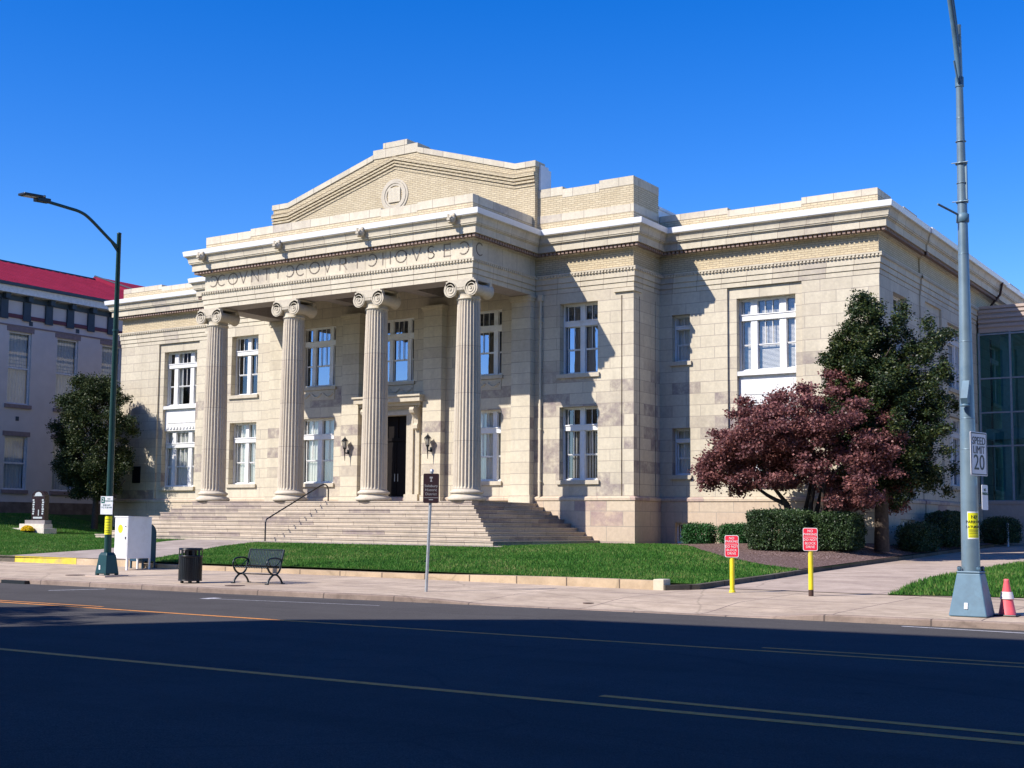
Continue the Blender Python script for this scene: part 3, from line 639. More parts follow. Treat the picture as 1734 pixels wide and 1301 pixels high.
# door with surround
mb = MB(); mb.box(-.80, .80, .30, .36, 2.5, 6.5)
for s_ in (-1, 1):
    mb.box(min(s_ * .06, s_ * .7), max(s_ * .06, s_ * .7), .27, .299, 2.65, 5.3)
    for z0, z1 in ((2.9, 3.7), (3.85, 4.4), (4.55, 5.1)): mb.box(min(s_ * .16, s_ * .6), max(s_ * .16, s_ * .6), .25, .269, z0, z1)
mb.box(-.8, .8, .22, .299, 5.35, 5.5); mb.box(-.03, .03, .25, .298, 5.5, 6.5)
dr = mb.build("door", "door_dark", CH); h = MB()
for s_ in (-1, 1): h.tube([(s_ * .09, .2, 3.5), (s_ * .09, .2, 3.85)], .018, 8)
h.build("handle", "galvanized", dr)
mb = MB()
for s_ in (-1, 1):
    for a, b, dd in ((.80, 1.12, .14), (1.12, 1.22, .20), (1.22, 1.5, .10)): mb.box(*sorted((s_ * a, s_ * b)), -dd, -.001, 2.9, 6.5)
    mb.box(*sorted((s_ * .79, s_ * 1.55)), -.26, -.002, 2.45, 2.9)
    # scrolled console brackets
    pts = [(-.04, 5.85), (-.12, 5.80), (-.2, 5.86), (-.2, 6.0), (-.14, 6.12), (-.16, 6.3), (-.28, 6.48), (-.46, 6.55), (-.52, 6.68), (-.46, 6.8), (-.04, 6.8)]
    mb.prismx([(p[0] - .1, p[1]) for p in pts], *sorted((s_ * 1.28, s_ * 1.52)))
for z0, z1, dd, w in ((6.5, 6.68, .18, 1.5), (6.68, 6.8, .12, 1.5), (6.8, 6.9, .28, 1.62), (6.9, 7.05, .42, 1.75), (7.05, 7.28, .66, 1.9), (7.28, 7.36, .74, 1.96)): mb.box(-w, w, -dd, -.003, z0 + .001, z1)
for q in range(26): mb.box(-1.5 + q * .116, -1.5 + q * .116 + .06, -.33, -.28, 6.82, 6.88)
mb.build("door_surround", "carved_stone", CH)
# --- entrance steps (three sided)
mb = MB()
for i in range(10):
    X = 10.72 - .33 * i; Y = -7.95 + .33 * i; z = .82 + .168 * (i + 1); zlo = .5 if i == 0 else .82 + .168 * i - .02
    mb.box(-X + .03, X - .03, Y + .03, .24, zlo, z - .045); mb.box(-X, X, Y, .25, z - .045, z)
mb.build("entrance_steps", "step_stone", CH)
# --- columns
def column(cx):
    cy = -4.336; prof = []; seg = 24 * 8
    zb, zt = 2.98, 10.55
    for k in range(25):
        t = k / 24; r = .56 - .10 * (t ** 1.6); prof.append((r, zb + (zt - zb) * t))
    def mod(k, z):
        u = (k % 8) / 8; f = math.sin(math.pi * min(1, max(0, (u - .12) / .76))) if .12 < u < .88 else 0
        e = min(1, (z - zb) / .12, (zt - z) / .12); return 1 - .115 * f ** .6 * max(0, e)
    prof = [prof[0], (.559, zb + .06), (.559, zb + .12)] + prof[1:-1] + [(.461, zt - .12), (.4605, zt - .06), prof[-1]]
    mb = MB(); mb.lathe(cx, cy, prof, seg, mod); col = mb.build("column", "column_stone", CH)
    b = MB(); P = [(.74, 2.50)]
    for k in range(9): a = -math.pi / 2 + math.pi * k / 8; P.append((.67 + .095 * math.cos(a), 2.595 + .095 * math.sin(a)))
    P += [(.665, 2.70), (.63, 2.72), (.61, 2.755), (.62, 2.79)]
    for k in range(7): a = -math.pi / 2 + math.pi * k / 6; P.append((.62 + .06 * math.cos(a), 2.85 + .06 * math.sin(a)))
    P += [(.60, 2.93), (.575, 2.955), (.56, 2.99)]
    b.lathe(cx, cy, P, 64); b.build("column_base", "column_stone", col)
    c = MB(); c.lathe(cx, cy, [(.46, 10.54), (.50, 10.555), (.50, 10.60), (.465, 10.62), (.46, 10.80), (.50, 10.84), (.585, 10.90), (.60, 10.97), (.55, 11.03)], 48)
    c.box(cx - .64, cx + .64, cy - .60, cy + .60, 11.27, 11.345)
    # canalis slabs front and back, sagging between the volutes
    for sy in (-1, 1):
        y0, y1 = sorted((cy + sy * .60, cy + sy * .42)); up = [(cx - .72 + 1.44 * t / 12, 11.268) for t in range(13)]
        dn = [(cx + .72 - 1.44 * t / 12, 11.06 - .05 * math.sin(math.pi * t / 12)) for t in range(13)]; c.prism(up + dn, y0, y1)
        for e in range(7): c.box(cx - .26 + e * .078, cx - .26 + e * .078 + .05, *sorted((cy + sy * .555, cy + sy * .60)), 10.90, 11.0)
    for sx in (-1, 1):
        X = cx + sx * .50; Zc = 10.945; R0 = .315; L = []
        for k in range(15): t = -1 + 2 * k / 14; L.append((t * .60, R0 - .10 * (1 - t * t) ** .8 if abs(t) < 1 else R0))
        vs = []; seg2 = 28
        for yy, r in L:
            for k in range(seg2): a = 2 * math.pi * k / seg2; vs.append((X + r * math.cos(a), cy + yy, Zc + r * math.sin(a)))
        fs = [(i * seg2 + k, i * seg2 + (k + 1) % seg2, (i + 1) * seg2 + (k + 1) % seg2, (i + 1) * seg2 + k) for i in range(len(L) - 1) for k in range(seg2)]
        c.add(vs, fs, None, True); c.add(vs[:seg2], [tuple(range(seg2))]); c.add(vs[-seg2:], [tuple(range(seg2))])
        for sy in (-1, 1):   # spiral ridge on the volute face
            sp = []
            for k in range(60):
                t = k / 59; th = math.pi / 2 + sx * (-1) * (t * 2.4 * 2 * math.pi) * -1; r = (R0 - .03) * (1 - t) ** .85 + .02
                sp.append((X + r * math.cos(th) * 1, cy + sy * .605, Zc + r * math.sin(th)))
            c.tube(sp, .022, 6)
            c.obox((X, cy + sy * .615, Zc), (.035, 0, 0), (0, .02, 0), (0, 0, .035))
    c.build("capital", "carved_stone", col)
for cx in (-7.054, -2.335, 2.335, 7.054): column(cx)
# --- portico beam, soffit, ceiling
mb = MB(); T = 1.0
for (x0, x1, y0, y1) in ((-XP, XP, YP, YP + T), (-XP, -XP + T, YP + T, -.002), (XP - T, XP, YP + T, -.002)):
    mb.box(x0 + .001, x1 - .001, y0 + .001, y1, 11.36, 12.2)
mb.box(-XP + .01, XP - .01, YP + .01, -.004, 12.2, 12.9)
for X in (-2.335, 2.335): mb.box(X - .35, X + .35, YP + T, -.003, 11.75, 12.199)
for x0, x1 in ((-6.5, -2.69), (-1.98, 1.98), (2.69, 6.5)):
    for k in range(int((x1 - x0) / .12)): mb.box(x0 + k * .12, x0 + k * .12 + .07, YP + T + .002, YP + T + .06, 11.98, 12.06)
    mb.box(x0, x1, YP + T + .001, YP + T + .10, 12.07, 12.13)
    mb.box(x0, x1, YP + T + .001, YP + T + .16, 12.13, 12.199)
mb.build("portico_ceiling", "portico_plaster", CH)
mb = MB(); mb.sweep(OUTP, [(-.02, 11.361), (.02, 11.361), (.02, 11.53), (.0, 11.54), (.0, 11.56), (.055, 11.565), (.055, 11.75), (.035, 11.76), (.035, 11.78), (.09, 11.785), (.09, 11.99), (.10, 12.0), (.10, 12.02), (.12, 12.03), (.12, 12.10), (.17, 12.12), (.17, 12.178), (.02, 12.20), (-.02, 12.20)])
mb.build("architrave", "stone_run", CH)
def dentils(path, out, z0, z1, step, w, dep, name, mat):
    mb = MB(); D = [Vector((q[0] - p[0], q[1] - p[1])).normalized() for p, q in zip(path, path[1:])]
    for i, ((x0, y0), (x1, y1)) in enumerate(zip(path, path[1:])):
        L = math.hypot(x1 - x0, y1 - y0); tx, ty = (x1 - x0) / L, (y1 - y0) / L; nx, ny = ty, -tx; turn = lambda a, b: a.x * b.y - a.y * b.x
        e0 = (out if turn(D[i - 1], D[i]) > 0 else -out - dep) if i > 0 else 0; e1 = (out + dep if turn(D[i], D[i + 1]) > 0 else -out) if i < len(D) - 1 else 0
        a, b_ = -e0, L + e1; n_ = max(1, round((b_ - a - w) / step)); st = (b_ - a - w) / n_
        for k in range(n_ + 1):
            s0 = a + k * st; cx, cy = x0 + tx * (s0 + w / 2) + nx * (out + dep / 2), y0 + ty * (s0 + w / 2) + ny * (out + dep / 2)
            mb.obox((cx, cy, (z0 + z1) / 2), (tx * w / 2, ty * w / 2, 0), (nx * dep / 2, ny * dep / 2, 0), (0, 0, (z1 - z0) / 2))
    return mb.build(name, mat, CH)
FR = OUTP[1:-1]
dentils(FR, .12, 12.035, 12.112, .15, .085, .045, "dentil_band", "trim_stone")
# frieze
for q_ in (OUTP[:5], OUTP[7:]): mb = MB(); mb.sweep(q_, [(0, 12.18), (0, 13.0)]); mb.build("frieze", "buff_brick", CH)
mb = MB(); mb.sweep([(-XP, 0), (-XP, YP), (XP, YP), (XP, 0)], [(0.001, 12.18), (0.001, 13.0)]); mb.build("frieze", "stone_run", CH)
# cornice
CP = [(0, 12.93), (.05, 12.935), (.05, 12.95), (.16, 12.955), (.16, 13.08), (.20, 13.10), (.40, 13.105), (.40, 13.09), (.435, 13.09), (.435, 13.37), (.47, 13.38), (.47, 13.41), (.53, 13.42), (.53, 13.47), (.56, 13.475)]
for k in range(1, 7): a = k / 6 * math.pi / 2; CP.append((.56 + .125 * (1 - math.cos(a)), 13.475 + .27 * math.sin(a)))
CP += [(.700, 13.75), (.700, 13.79)]
mb = MB(); mb.sweep(OUTP, CP); mb.build("cornice", "stone_run", CH)
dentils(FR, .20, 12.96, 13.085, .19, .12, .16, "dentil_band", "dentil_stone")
mb = MB(); mb.sweep(OUTP, [(.69, 13.785), (.725, 13.783), (.745, 13.90), (.76, 13.99), (.70, 14.02), (.0, 14.19), (-.3, 14.19)]); mb.build("roof_flashing", "white_flashing", CH)
# lion heads on the cornice
for x in (-7.05, -2.35, 2.32, 6.98):
    mb = MB(); cy = YP - .70; zc = 13.66
    vs = []; fs = []; U, V_ = 14, 10
    for j in range(V_ + 1):
        for i in range(U):
            ph = math.pi * j / V_; th = 2 * math.pi * i / U; r = .19 * (1 + .12 * math.sin(5 * th) * math.sin(ph))
            vs.append((x + r * math.sin(ph) * math.cos(th), cy - .02 - .20 * math.cos(ph) * .8, zc + r * math.sin(ph) * math.sin(th)))
    fs = [(j * U + i, j * U + (i + 1) % U, (j + 1) * U + (i + 1) % U, (j + 1) * U + i) for j in range(V_) for i in range(U)]
    mb.add(vs, fs, None, True)
    mb.obox((x, cy - .2, zc - .03), (.07, 0, 0), (0, .07, 0), (0, 0, .05)); mb.obox((x, cy - .17, zc - .13), (.055, 0, 0), (0, .06, 0), (0, 0, .02))
    for s_ in (-1, 1): mb.obox((x + s_ * .07, cy - .17, zc + .07), (.035, 0, 0), (0, .03, 0), (0, 0, .02)); mb.obox((x + s_ * .14, cy - .06, zc + .16), (.04, 0, 0), (0, .05, 0), (0, 0, .05))
    mb.build("lion_head", "carved_stone", CH)
# inscription
def letter(mb, ch, x, z, h, w, Y, s=.045):
    pl = lambda pts: [(x + p[0] * w, z + p[1] * h) for p in pts]
    arc = lambda cx, cy, rx, ry, a0, a1, n_=12: [(cx + rx * math.cos(rad(a0 + (a1 - a0) * k / n_)), cy + ry * math.sin(rad(a0 + (a1 - a0) * k / n_))) for k in range(n_ + 1)]
    S = {'C': [arc(0, 0, .5, .5, 50, 310)], 'D': [arc(0, 0, .5, .5, -130, 130)], 'O': [arc(0, 0, .5, .5, 0, 360, 18)], 'V': [[(-.45, .5), (0, -.5)], [(0, -.5), (.45, .5)]],
         'N': [[(-.4, -.5), (-.4, .5)], [(-.4, .5), (.4, -.5)], [(.4, -.5), (.4, .5)]], 'T': [[(0, -.5), (0, .5)], [(-.45, .48), (.45, .48)]],
         'Y': [[(-.42, .5), (0, .02)], [(.42, .5), (0, .02)], [(0, .02), (0, -.5)]], 'R': [[(-.35, -.5), (-.35, .5)], [(-.35, .5), (.05, .5)] + arc(.05, .25, .28, .25, 90, -90, 8) + [(-.35, 0)], [(0, 0), (.42, -.5)]],
         'H': [[(-.4, -.5), (-.4, .5)], [(.4, -.5), (.4, .5)], [(-.4, 0), (.4, 0)]], 'S': [arc(0, .25, .3, .25, 40, 270, 8) + arc(0, -.25, .32, .25, 90, -140, 8)],
         'E': [[(-.3, -.5), (-.3, .5)], [(-.3, .48), (.32, .48)], [(-.3, 0), (.24, 0)], [(-.3, -.48), (.34, -.48)]]}[ch]
    for st in S:
        P = pl(st)
        for (a, b), (c, d) in zip(P, P[1:]):
            L = math.hypot(c - a, d - b)
            if L < 1e-5: continue
            tx, tz = (c - a) / L, (d - b) / L
            mb.obox(((a + c) / 2, Y, (b + d) / 2), (tx * (L / 2 + s * .4), 0, tz * (L / 2 + s * .4)), (0, .008, 0), (-tz * s / 2, 0, tx * s / 2))
for ch, x in [('D', -6.967), ('C', -6.42), ('O', -5.72), ('V', -5.06), ('N', -4.34), ('T', -3.635), ('Y', -2.953), ('D', -2.267), ('C', -1.614), ('O', -.81), ('V', -.08), ('R', .80), ('T', 1.58), ('D', 2.38), ('H', 3.158), ('O', 3.928), ('V', 4.719), ('S', 5.456), ('E', 6.27), ('D', 7.08)]:
    mb = MB(); letter(mb, ch, x, 12.62, .50, .50 if ch != 'O' else .56, YP - .006); mb.build("carved_letter", "inscription_dark", CH)
o2 = MB(); letter(o2, 'C', -4.25, 12.62, .50, .50, 0); mb = MB(); mb.add([(XP + .006 + p[1], p[0], p[2]) for p in o2.v], o2.f); mb.build("carved_letter", "inscription_dark", CH)
# --- parapets
def parapet(segs, mp, z0, name="parapet", thick=.45, cop=.26):
    """segs: (u0,u1,ztop) brick with stone coping"""
    b = MB(); c = MB()
    for u0, u1, zt in segs:
        mbox(b, mp, u0, u1, z0, zt - cop, 0.002, thick); mbox(c, mp, u0, u1, zt - cop, zt, -.012, thick + .012)
    p = b.build(name, "buff_brick", CH); c.build("coping", "stone_run", p); return p
parapet([(XB + .002, 15.33, 14.72), (15.332, 18.49, 14.60), (18.492, XW, 14.72)], fmap(DW), 14.15)
parapet([(-XW, -18.4, 14.72), (-18.398, -15.33, 14.60), (-15.328, -XB - .002, 14.68)], fmap(DW), 14.15)
parapet([(DW + .46, 4.1, 14.71), (4.102, 5.9, 14.42), (5.902, 7.8, 14.71), (7.802, 21.4, 14.38), (21.402, 24, 14.71), (24.002, 25.5, 14.42), (25.502, 28, 14.71), (28.002, 44, 14.4)], emap(XW - .002), 14.15)
parapet([(DW + .46, 44, 14.6)], wmap(-XW), 14.15)
# pavilion parapets, taller, with a stone band
for sgn in (-1, 1):
    sg = [(7.6, 8.85, 15.97), (8.852, 10.63, 15.85), (10.632, XB, 15.97)]
    if sgn < 0: sg = [(-b, -a, z if False else 14.62) for a, b, z in sg][::-1]
    if sgn > 0:
        pp = parapet(sg, fmap(0), 14.15, cop=.36)
        c = MB(); mbox(c, fmap(0), 7.62, XB + .014, 14.48, 14.80, -.014, .3); c.build("stone_band", "stone_run", pp)
        parapet([(.464, 2.3, 15.97)], emap(XB), 14.15, cop=.36)
        c = MB(); c.box(XB - .3, XB + .012, .3, 2.31, 14.48, 14.80); c.build("stone_band", "stone_run", pp)
        b = MB(); b.box(7.62, 11.8, .46, 2.29, 14.1, 15.6); b.build("roof_deck", "roof_grey", CH)
        b = MB(); b.box(11.95, 12.2, 2.31, 16, 14.2, 15.05); b.box(11.9, 12.25, 2.32, 16.05, 15.05, 15.16); b.build("parapet", "white_flashing", CH)
    else: parapet(sg, fmap(0), 14.15)
# portico parapet
parapet([(-XP, -4.68, 14.72), (-4.678, 2.82, 14.80), (2.822, 4.73, 14.74), (4.732, XP, 14.80)], fmap(YP), 14.15, cop=.34)
parapet([(YP + .46, -.27, 14.78)], emap(XP - .001), 14.15, cop=.34); parapet([(YP + .46, -.27, 14.70)], wmap(-XP + .001), 14.15, cop=.34)
# roof
mb = MB(); mb.box(-XW + .4, XW - .4, DW + .4, BACK - .1, 13.9, 14.1); mb.box(-7.4, 7.4, YP + .4, .2, 13.9, 14.12); mb.build("roof", "roof_grey", CH)
# --- pediment
gy = -.25
OUTL = [(-7.60, 14.1), (-7.60, 17.2), (-6.6, 17.2), (-1.30, 18.78), (0, 19.0), (1.30, 18.78), (6.66, 17.2), (7.62, 17.2), (7.62, 14.1)]
mb = MB(); mb.prism(OUTL, gy, gy + .7); pd_ = mb.build("pediment", "buff_brick", CH)
def strip(mb, pts, th, y0, y1, up=True):
    for (a, b), (c, d) in zip(pts, pts[1:]): mb.prism([(a, b), (c, d), (c, d + th), (a, b + th)], y0, y1)
cpp = MB()
for s_ in (-1, 1):
    L = [(s_ * 7.66, 17.2), (s_ * 6.62, 17.2), (s_ * 1.3, 18.78)]
    if s_ > 0: L = L[::-1]
    strip(cpp, [(min(a[0], a[0]), a[1] - .22) for a in (L if s_ < 0 else L)], .25, gy - .05, gy + .75)
cpp.box(-1.30, 1.30, gy - .04, gy + .9, 18.60, 19.02); cpp.box(-.70, .70, gy - .06, gy + 2.6, 19.021, 19.28)
cpp.build("coping", "stone_run", pd_)
bnd = MB()
for k, (dz, out) in enumerate(((0, .135), (-.14, .10), (-.28, .07), (-.44, .035))):
    L = [(-7.62, 16.55 + dz), (-6.55, 16.55 + dz), (0, 18.40 + dz), (6.57, 16.57 + dz), (7.63, 16.57 + dz)]
    strip(bnd, L, .085 if k else .13, gy - out, gy - .001)
strip(bnd, [(-7.625, 16.72), (-6.55, 16.72), (0, 18.55), (6.57, 16.72), (7.635, 16.72)], .02, gy - .12, gy - .002)
bnd.build("raking_moulding", "buff_brick", pd_)
r_ = MB()
for rr, dd in ((.78, .035), (.67, .06), (.56, .035)):
    for k in range(36):
        a0, a1 = 2 * math.pi * (k / 36), 2 * math.pi * ((k + 1) / 36); r2_ = rr - .10; zc_ = 16.72
        r_.prism([(rr * math.cos(a0), zc_ + rr * math.sin(a0)), (rr * math.cos(a1), zc_ + rr * math.sin(a1)), (r2_ * math.cos(a1), zc_ + r2_ * math.sin(a1)), (r2_ * math.cos(a0), zc_ + r2_ * math.sin(a0))], gy - dd, gy - .001)
r_.build("round_moulding", "carved_stone", pd_)
r_ = MB(); r_.box(-.345, .345, gy - .06, gy - .001, 16.40, 17.08); r_.build("stone_tablet", "trim_stone", pd_)
r_ = MB(); r_.box(7.625, 7.72, gy + .3, gy + .95, 15.7, 17.1); r_.box(7.2, 7.70, gy + .71, gy + 1.2, 15.5, 17.0); r_.build("gable_flashing", "white_flashing", pd_)
# downspout
def downspout(x, y, z0, z1, name="downspout", mat="mullion"):
    mb = MB(); mb.tube([(x, y, z0), (x, y, z1)], .055, 8); mb.box(x - .1, x + .1, y - .08, y + .08, z1 - .15, z1 + .1)
    for z in (3.4, 5.6, 8.2, 10.2): mb.box(x - .075, x + .075, y - .065, y + .1, z, z + .05)
    return mb.build(name, mat, CH)
downspout(7.85, -.09, 2.75, 11.25, mat="trim_stone")
mb = MB(); mb.tube([(22.3, 20.1, 13.8), (22.15, 20.2, 13.2), (21.7, 20.25, 12.7), (21.62, 20.25, 12.3), (21.62, 20.25, 3)], .06, 8); mb.build("downspout", "rust_brown", CH)
# wall plaque left of the portico, and wall lanterns
mb = MB(); mb.box(-20.22, -19.66, DW - .05, DW - .002, 3.72, 4.56); mb.box(-20.26, -19.62, DW - .035, DW - .003, 3.68, 4.60); tag(mb.build("wall_plaque", "black_iron"), "small black plaque on the stone wall behind the left tree", "plaque")
def lantern(x, label):
    y = -.62; z = 5.0; t = thing("wall_lantern", (x, -.37, z), label, "wall lantern", "wall lanterns beside the entrance")
    f = MB()
    for k in range(6):
        a = math.pi * k / 3 + .5; f.tube([(x + .075 * math.cos(a), y + .075 * math.sin(a), z + .06), (x + .15 * math.cos(a), y + .15 * math.sin(a), z + .36)], .011, 5)
    f.lathe(x, y, [(.17, z + .36), (.15, z + .39), (.08, z + .47), (.03, z + .52), (.025, z + .56), (.001, z + .60)], 12); f.lathe(x, y, [(.02, z - .02), (.08, z + .0), (.085, z + .06)], 12)
    f.build("lantern_head", "lantern_frame", t)
    g = MB(); g.lathe(x, y, [(.06, z + .065), (.13, z + .355)], 6, smooth=False); g.build("glass", "lantern_glass", t)
    b = MB(); b.tube([(x, y, z - .01), (x, y, z - .12), (x, y + .01, z - .3), (x, y + .02, z - .55)], .05, 8, .012); b.tube([(x, y, z - .15), (x, y + .12, z - .2), (x, -.37, z - .12)], .03, 8); b.obox((x, -.372, z - .12), (.06, 0, 0), (0, .012, 0), (0, 0, .1))
    b.build("bracket", "lantern_frame", t)
lantern(2.36, "black wall lantern on the pilaster right of the dark doorway"); lantern(-2.40, "black wall lantern between the two left inner columns, on the pilaster left of the doorway")
# handrail
hr = thing("handrail", (0, -8.2, .85), "black tubular handrail climbing the middle of the entrance steps", "handrail")
mb = MB(); P = [(0, -8.25, .83), (0, -8.25, 1.55)]; P += [(0, -8.24 + .1, 1.70), (0, -8.0, 1.78)]
mb.tube([(0, -8.3, .83), (0, -8.3, 1.58), (0, -8.27, 1.67), (0, -8.2, 1.73), (0, -5.05, 3.13), (0, -4.85, 3.20), (0, -4.68, 3.20), (0, -4.55, 3.12), (0, -4.5, 2.98), (0, -4.5, 2.50)], .03, 10)
mb.build("rail", "black_iron", hr)

# ================================================================== NEIGHBOURS
# left white stucco building, its east wall seen in shade
LB = thing("stucco_building", (-38, 8, 1), "white stucco building with red roof and tall windows at far left", "building")
LX = -28.0; Y0, Y1 = -14.8, 34
mb = MB(); wins = []
for k in range(-5, 9):
    yc = .39 + 3.36 * k
    if yc - .8 < Y0 + .3: continue
    wins.append(yc)
wall(mb, emap(LX), Y0, Y1, 2.6, 14.6, [(yc - .78, yc + .78, 8.25, 12.5, .25) for yc in wins] + [(yc - .78, yc + .78, 3.3, 6.4, .25) for yc in wins])
mb.add([(LX, Y0, 1), (-48, Y0, 1), (-48, Y0, 14.6), (LX, Y0, 14.6)], [(0, 1, 2, 3)]); mb.add([(LX, Y1, 1), (-48, Y1, 1), (-48, Y1, 14.6), (LX, Y1, 14.6)], [(0, 1, 2, 3)]); mb.add([(-48, Y0, 1), (-48, Y1, 1), (-48, Y1, 14.6), (-48, Y0, 14.6)], [(0, 1, 2, 3)])
mb.build("wall", "stucco", LB)
mb = MB(); mb.box(-47.9, LX + .12, Y0 - .12, Y1, .6, 2.6); mb.build("stone_base", "rubble_base", LB)
for yc in wins:
    for v0, v1 in ((8.25, 12.5), (3.3, 6.4)):
        f = MB(); mp = emap(LX); a, b = yc - .78, yc + .78; zm = (v0 + v1) / 2
        for q in ((a, a + .1, v0, v1), (b - .1, b, v0, v1), (a + .1, b - .1, v0, v0 + .1), (a + .1, b - .1, v1 - .1, v1), (a + .1, b - .1, zm - .05, zm + .05)): mbox(f, mp, *q, .1, .2)
        wo = f.build("window", "eave_white", LB)
        g = MB(); g.add([mp(a + .05, v0, .16), mp(b - .05, v0, .16), mp(b - .05, v1, .16), mp(a + .05, v1, .16)], [(0, 1, 2, 3)]); g.build("pane", "old_glass", wo)
        s = MB(); n_ = 40
        pts = [(a + .06 + (b - a - .12) * i / n_, .34 + .04 * math.sin(i * 1.1)) for i in range(n_ + 1)]
        for (ua, da), (ub, db) in zip(pts, pts[1:]): s.add([mp(ua, v0, da), mp(ub, v0, db), mp(ub, v1, db), mp(ua, v1, da)], [(0, 1, 2, 3)])
        s.build("curtain", "curtain_cloth", wo)
        l = MB(); mbox(l, mp, a - .12, b + .12, v0 - .22, v0 - .002, -.1, .1); l.build("sill", "stucco_trim", wo)
        l = MB(); mbox(l, mp, a - .15, b + .15, v1 + .002, v1 + .28, -.03, .1); l.build("lintel", "stucco_trim", wo)
    v_ = MB(); mbox(v_, emap(LX), yc - .1, yc + .12, 7.3, 7.55, -.02, .1); mbox(v_, emap(LX), yc + .55, yc + .8, 12.95, 13.2, -.02, .1); v_.build("vent", "bracket_blue", LB)
mb = MB(); mbox(mb, emap(LX), Y0, Y1, 12.80, 12.88, -.05, .05); mb.build("belt_course", "stucco_trim", LB)
mb = MB(); mbox(mb, emap(LX), Y0, Y1, 13.28, 13.50, -.08, .05); mb.build("lower_trim", "maroon_trim", LB)
mb = MB(); mbox(mb, emap(LX), Y0, Y1, 14.28, 14.56, -.10, .05); mb.build("upper_trim", "bracket_blue", LB)
y = -.85 - 1.55 * 8
while y < Y1:
    mb = MB(); mbox(mb, emap(LX), y - .24, y + .24, 13.505, 14.275, -.14, .02); mbox(mb, emap(LX), y - .27, y + .27, 13.16, 13.50, -.14, -.082); mbox(mb, emap(LX), y - .15, y + .15, 14.3, 14.62, -.45, -.101)
    mb.build("bracket", "bracket_blue", LB); y += 1.55
mb = MB(); mb.box(-48.6, LX + .62, Y0 - .6, Y1 + .6, 14.62, 15.14); mb.build("eave", "eave_white", LB)
mb = MB(); rx = LX + .68; ry0, ry1 = Y0 - .65, 18.5
v = [(rx, ry0, 15.145), (rx, ry1, 15.145), (-38, ry1 - 4.6, 18.75), (-38, ry0 + 4.6, 18.75), (-48.7, ry0, 15.145), (-48.7, ry1, 15.145)]
mb.add(v, [(0, 1, 2, 3), (4, 3, 2, 5), (0, 3, 4), (1, 5, 2)])
mb.add([(rx, ry1 - 5, 15.15), (rx, 35, 15.15), (-38, 35, 19.0), (-38, 13.7, 19.0), (-48.7, 35, 15.15), (-48.7, ry1 - 5, 15.15)], [(0, 1, 2, 3), (3, 2, 4, 5), (0, 3, 5)])
mb.build("roof", "roof_red", LB)
mb = MB(); mb.box(rx - .02, rx + .10, ry0, 35, 15.02, 15.20); mb.build("gutter", "bracket_blue", LB)
mb = MB(); mb.tube([(-38, ry0 + 4.6, 18.77), (-38, 13.9, 18.77)], .10, 6); mb.tube([(-38, 13.7, 19.02), (rx, 13.5 + 3.0, 15.2)], .07, 6); mb.build("ridge_cap", "bracket_blue", LB)
mb = MB()
for k in range(44):
    yy = ry0 + 5 + k * .6
    if yy < 13.5: mb.tube([(rx, yy, 15.16), (-38, yy, 18.77)], .022, 4)
mb.build("roof_seam", "roof_red", LB)
# glass annex at the right
AN = thing("glass_annex", (30, 24, 1), "modern annex with dark teal glass wall behind the speed limit pole", "building")
AY = 17.5; mb = MB()
mb.box(21.7, 48, AY, AY + 14, 10.95, 12.18); mb.box(21.7, 48, AY, AY + 14, .4, 2.92)
mb.add([(48, AY, 2.92), (48, AY + 14, 2.92), (48, AY + 14, 10.95), (48, AY, 10.95)], [(0, 1, 2, 3)])
mb.build("wall", "annex_stone", AN)
mb = MB()
for z in (11.2, 11.42, 11.65, 11.9, 12.1): mb.box(21.7, 48, AY - .07, AY - .001, z, z + .13)
mb.box(21.7, 48, AY - .05, AY - .002, 2.80, 2.92); mb.box(21.7, 48, AY - .02, AY - .001, 2.2, 2.23); mb.build("stone_band", "annex_stone", AN)
g = MB(); g.add([(21.7, AY + .1, 2.93), (48, AY + .1, 2.93), (48, AY + .1, 10.94), (21.7, AY + .1, 10.94)], [(0, 1, 2, 3)]); g.build("glass_wall", "annex_glass", AN)
mb = MB()
for k in range(17): mb.box(21.58 + k * 1.53 - .04 + (.12 if k == 0 else 0), 21.58 + k * 1.53 + .04 + (.12 if k == 0 else 0), AY - .04, AY + .09, 2.925, 10.945)
for z in (2.93, 5.53, 7.12, 8.75, 10.87): mb.box(21.7, 48, AY - .03, AY + .085, z - .035, z + .035)
mb.build("window_frame", "mullion", AN)
mb = MB(); mb.box(21.75, 47.9, AY + 5, AY + 5.1, 2.93, 10.9)
for k in range(6): mb.box(22.4 + k * 4, 22.9 + k * 4, AY + 1.2, AY + 1.7, 2.93, 10.9)
for z in (5.9,): mb.box(21.75, 47.9, AY + .8, AY + 4.9, z, z + .5)
mb.build("interior", "eave_white", AN)
# building across the street: it casts the large foreground shadow
OC = thing("brick_block", (20, -60, 0), "tall brick building across the street behind the viewer whose shadow covers the road", "building")
H = 26; k_ = (H + .12) / 5.29; ox, oy = 3.12 * k_, 5.49 * k_
sh = [(18.9, -38), (19.05, -34.2), (19.6, -31.0), (20.6, -29.3), (24.25, -26.0), (31.9, -24.9), (44, -23.1)]
roofp = [(x - ox, y - oy) for x, y in sh] + [(70, -49.3), (70, -75), (sh[0][0] - ox, -75)]
mb = MB(); n_ = len(roofp)
mb.add([(p[0], p[1], 0) for p in roofp] + [(p[0], p[1], H) for p in roofp], [tuple(range(n_, 2 * n_))] + [(i, (i + 1) % n_, n_ + (i + 1) % n_, n_ + i) for i in range(n_)])
mb.build("wall", "buff_brick", OC)
fr = [(x - ox, y - oy) for x, y in ((24.25, -26.0), (31.9, -24.9), (44, -23.1))]
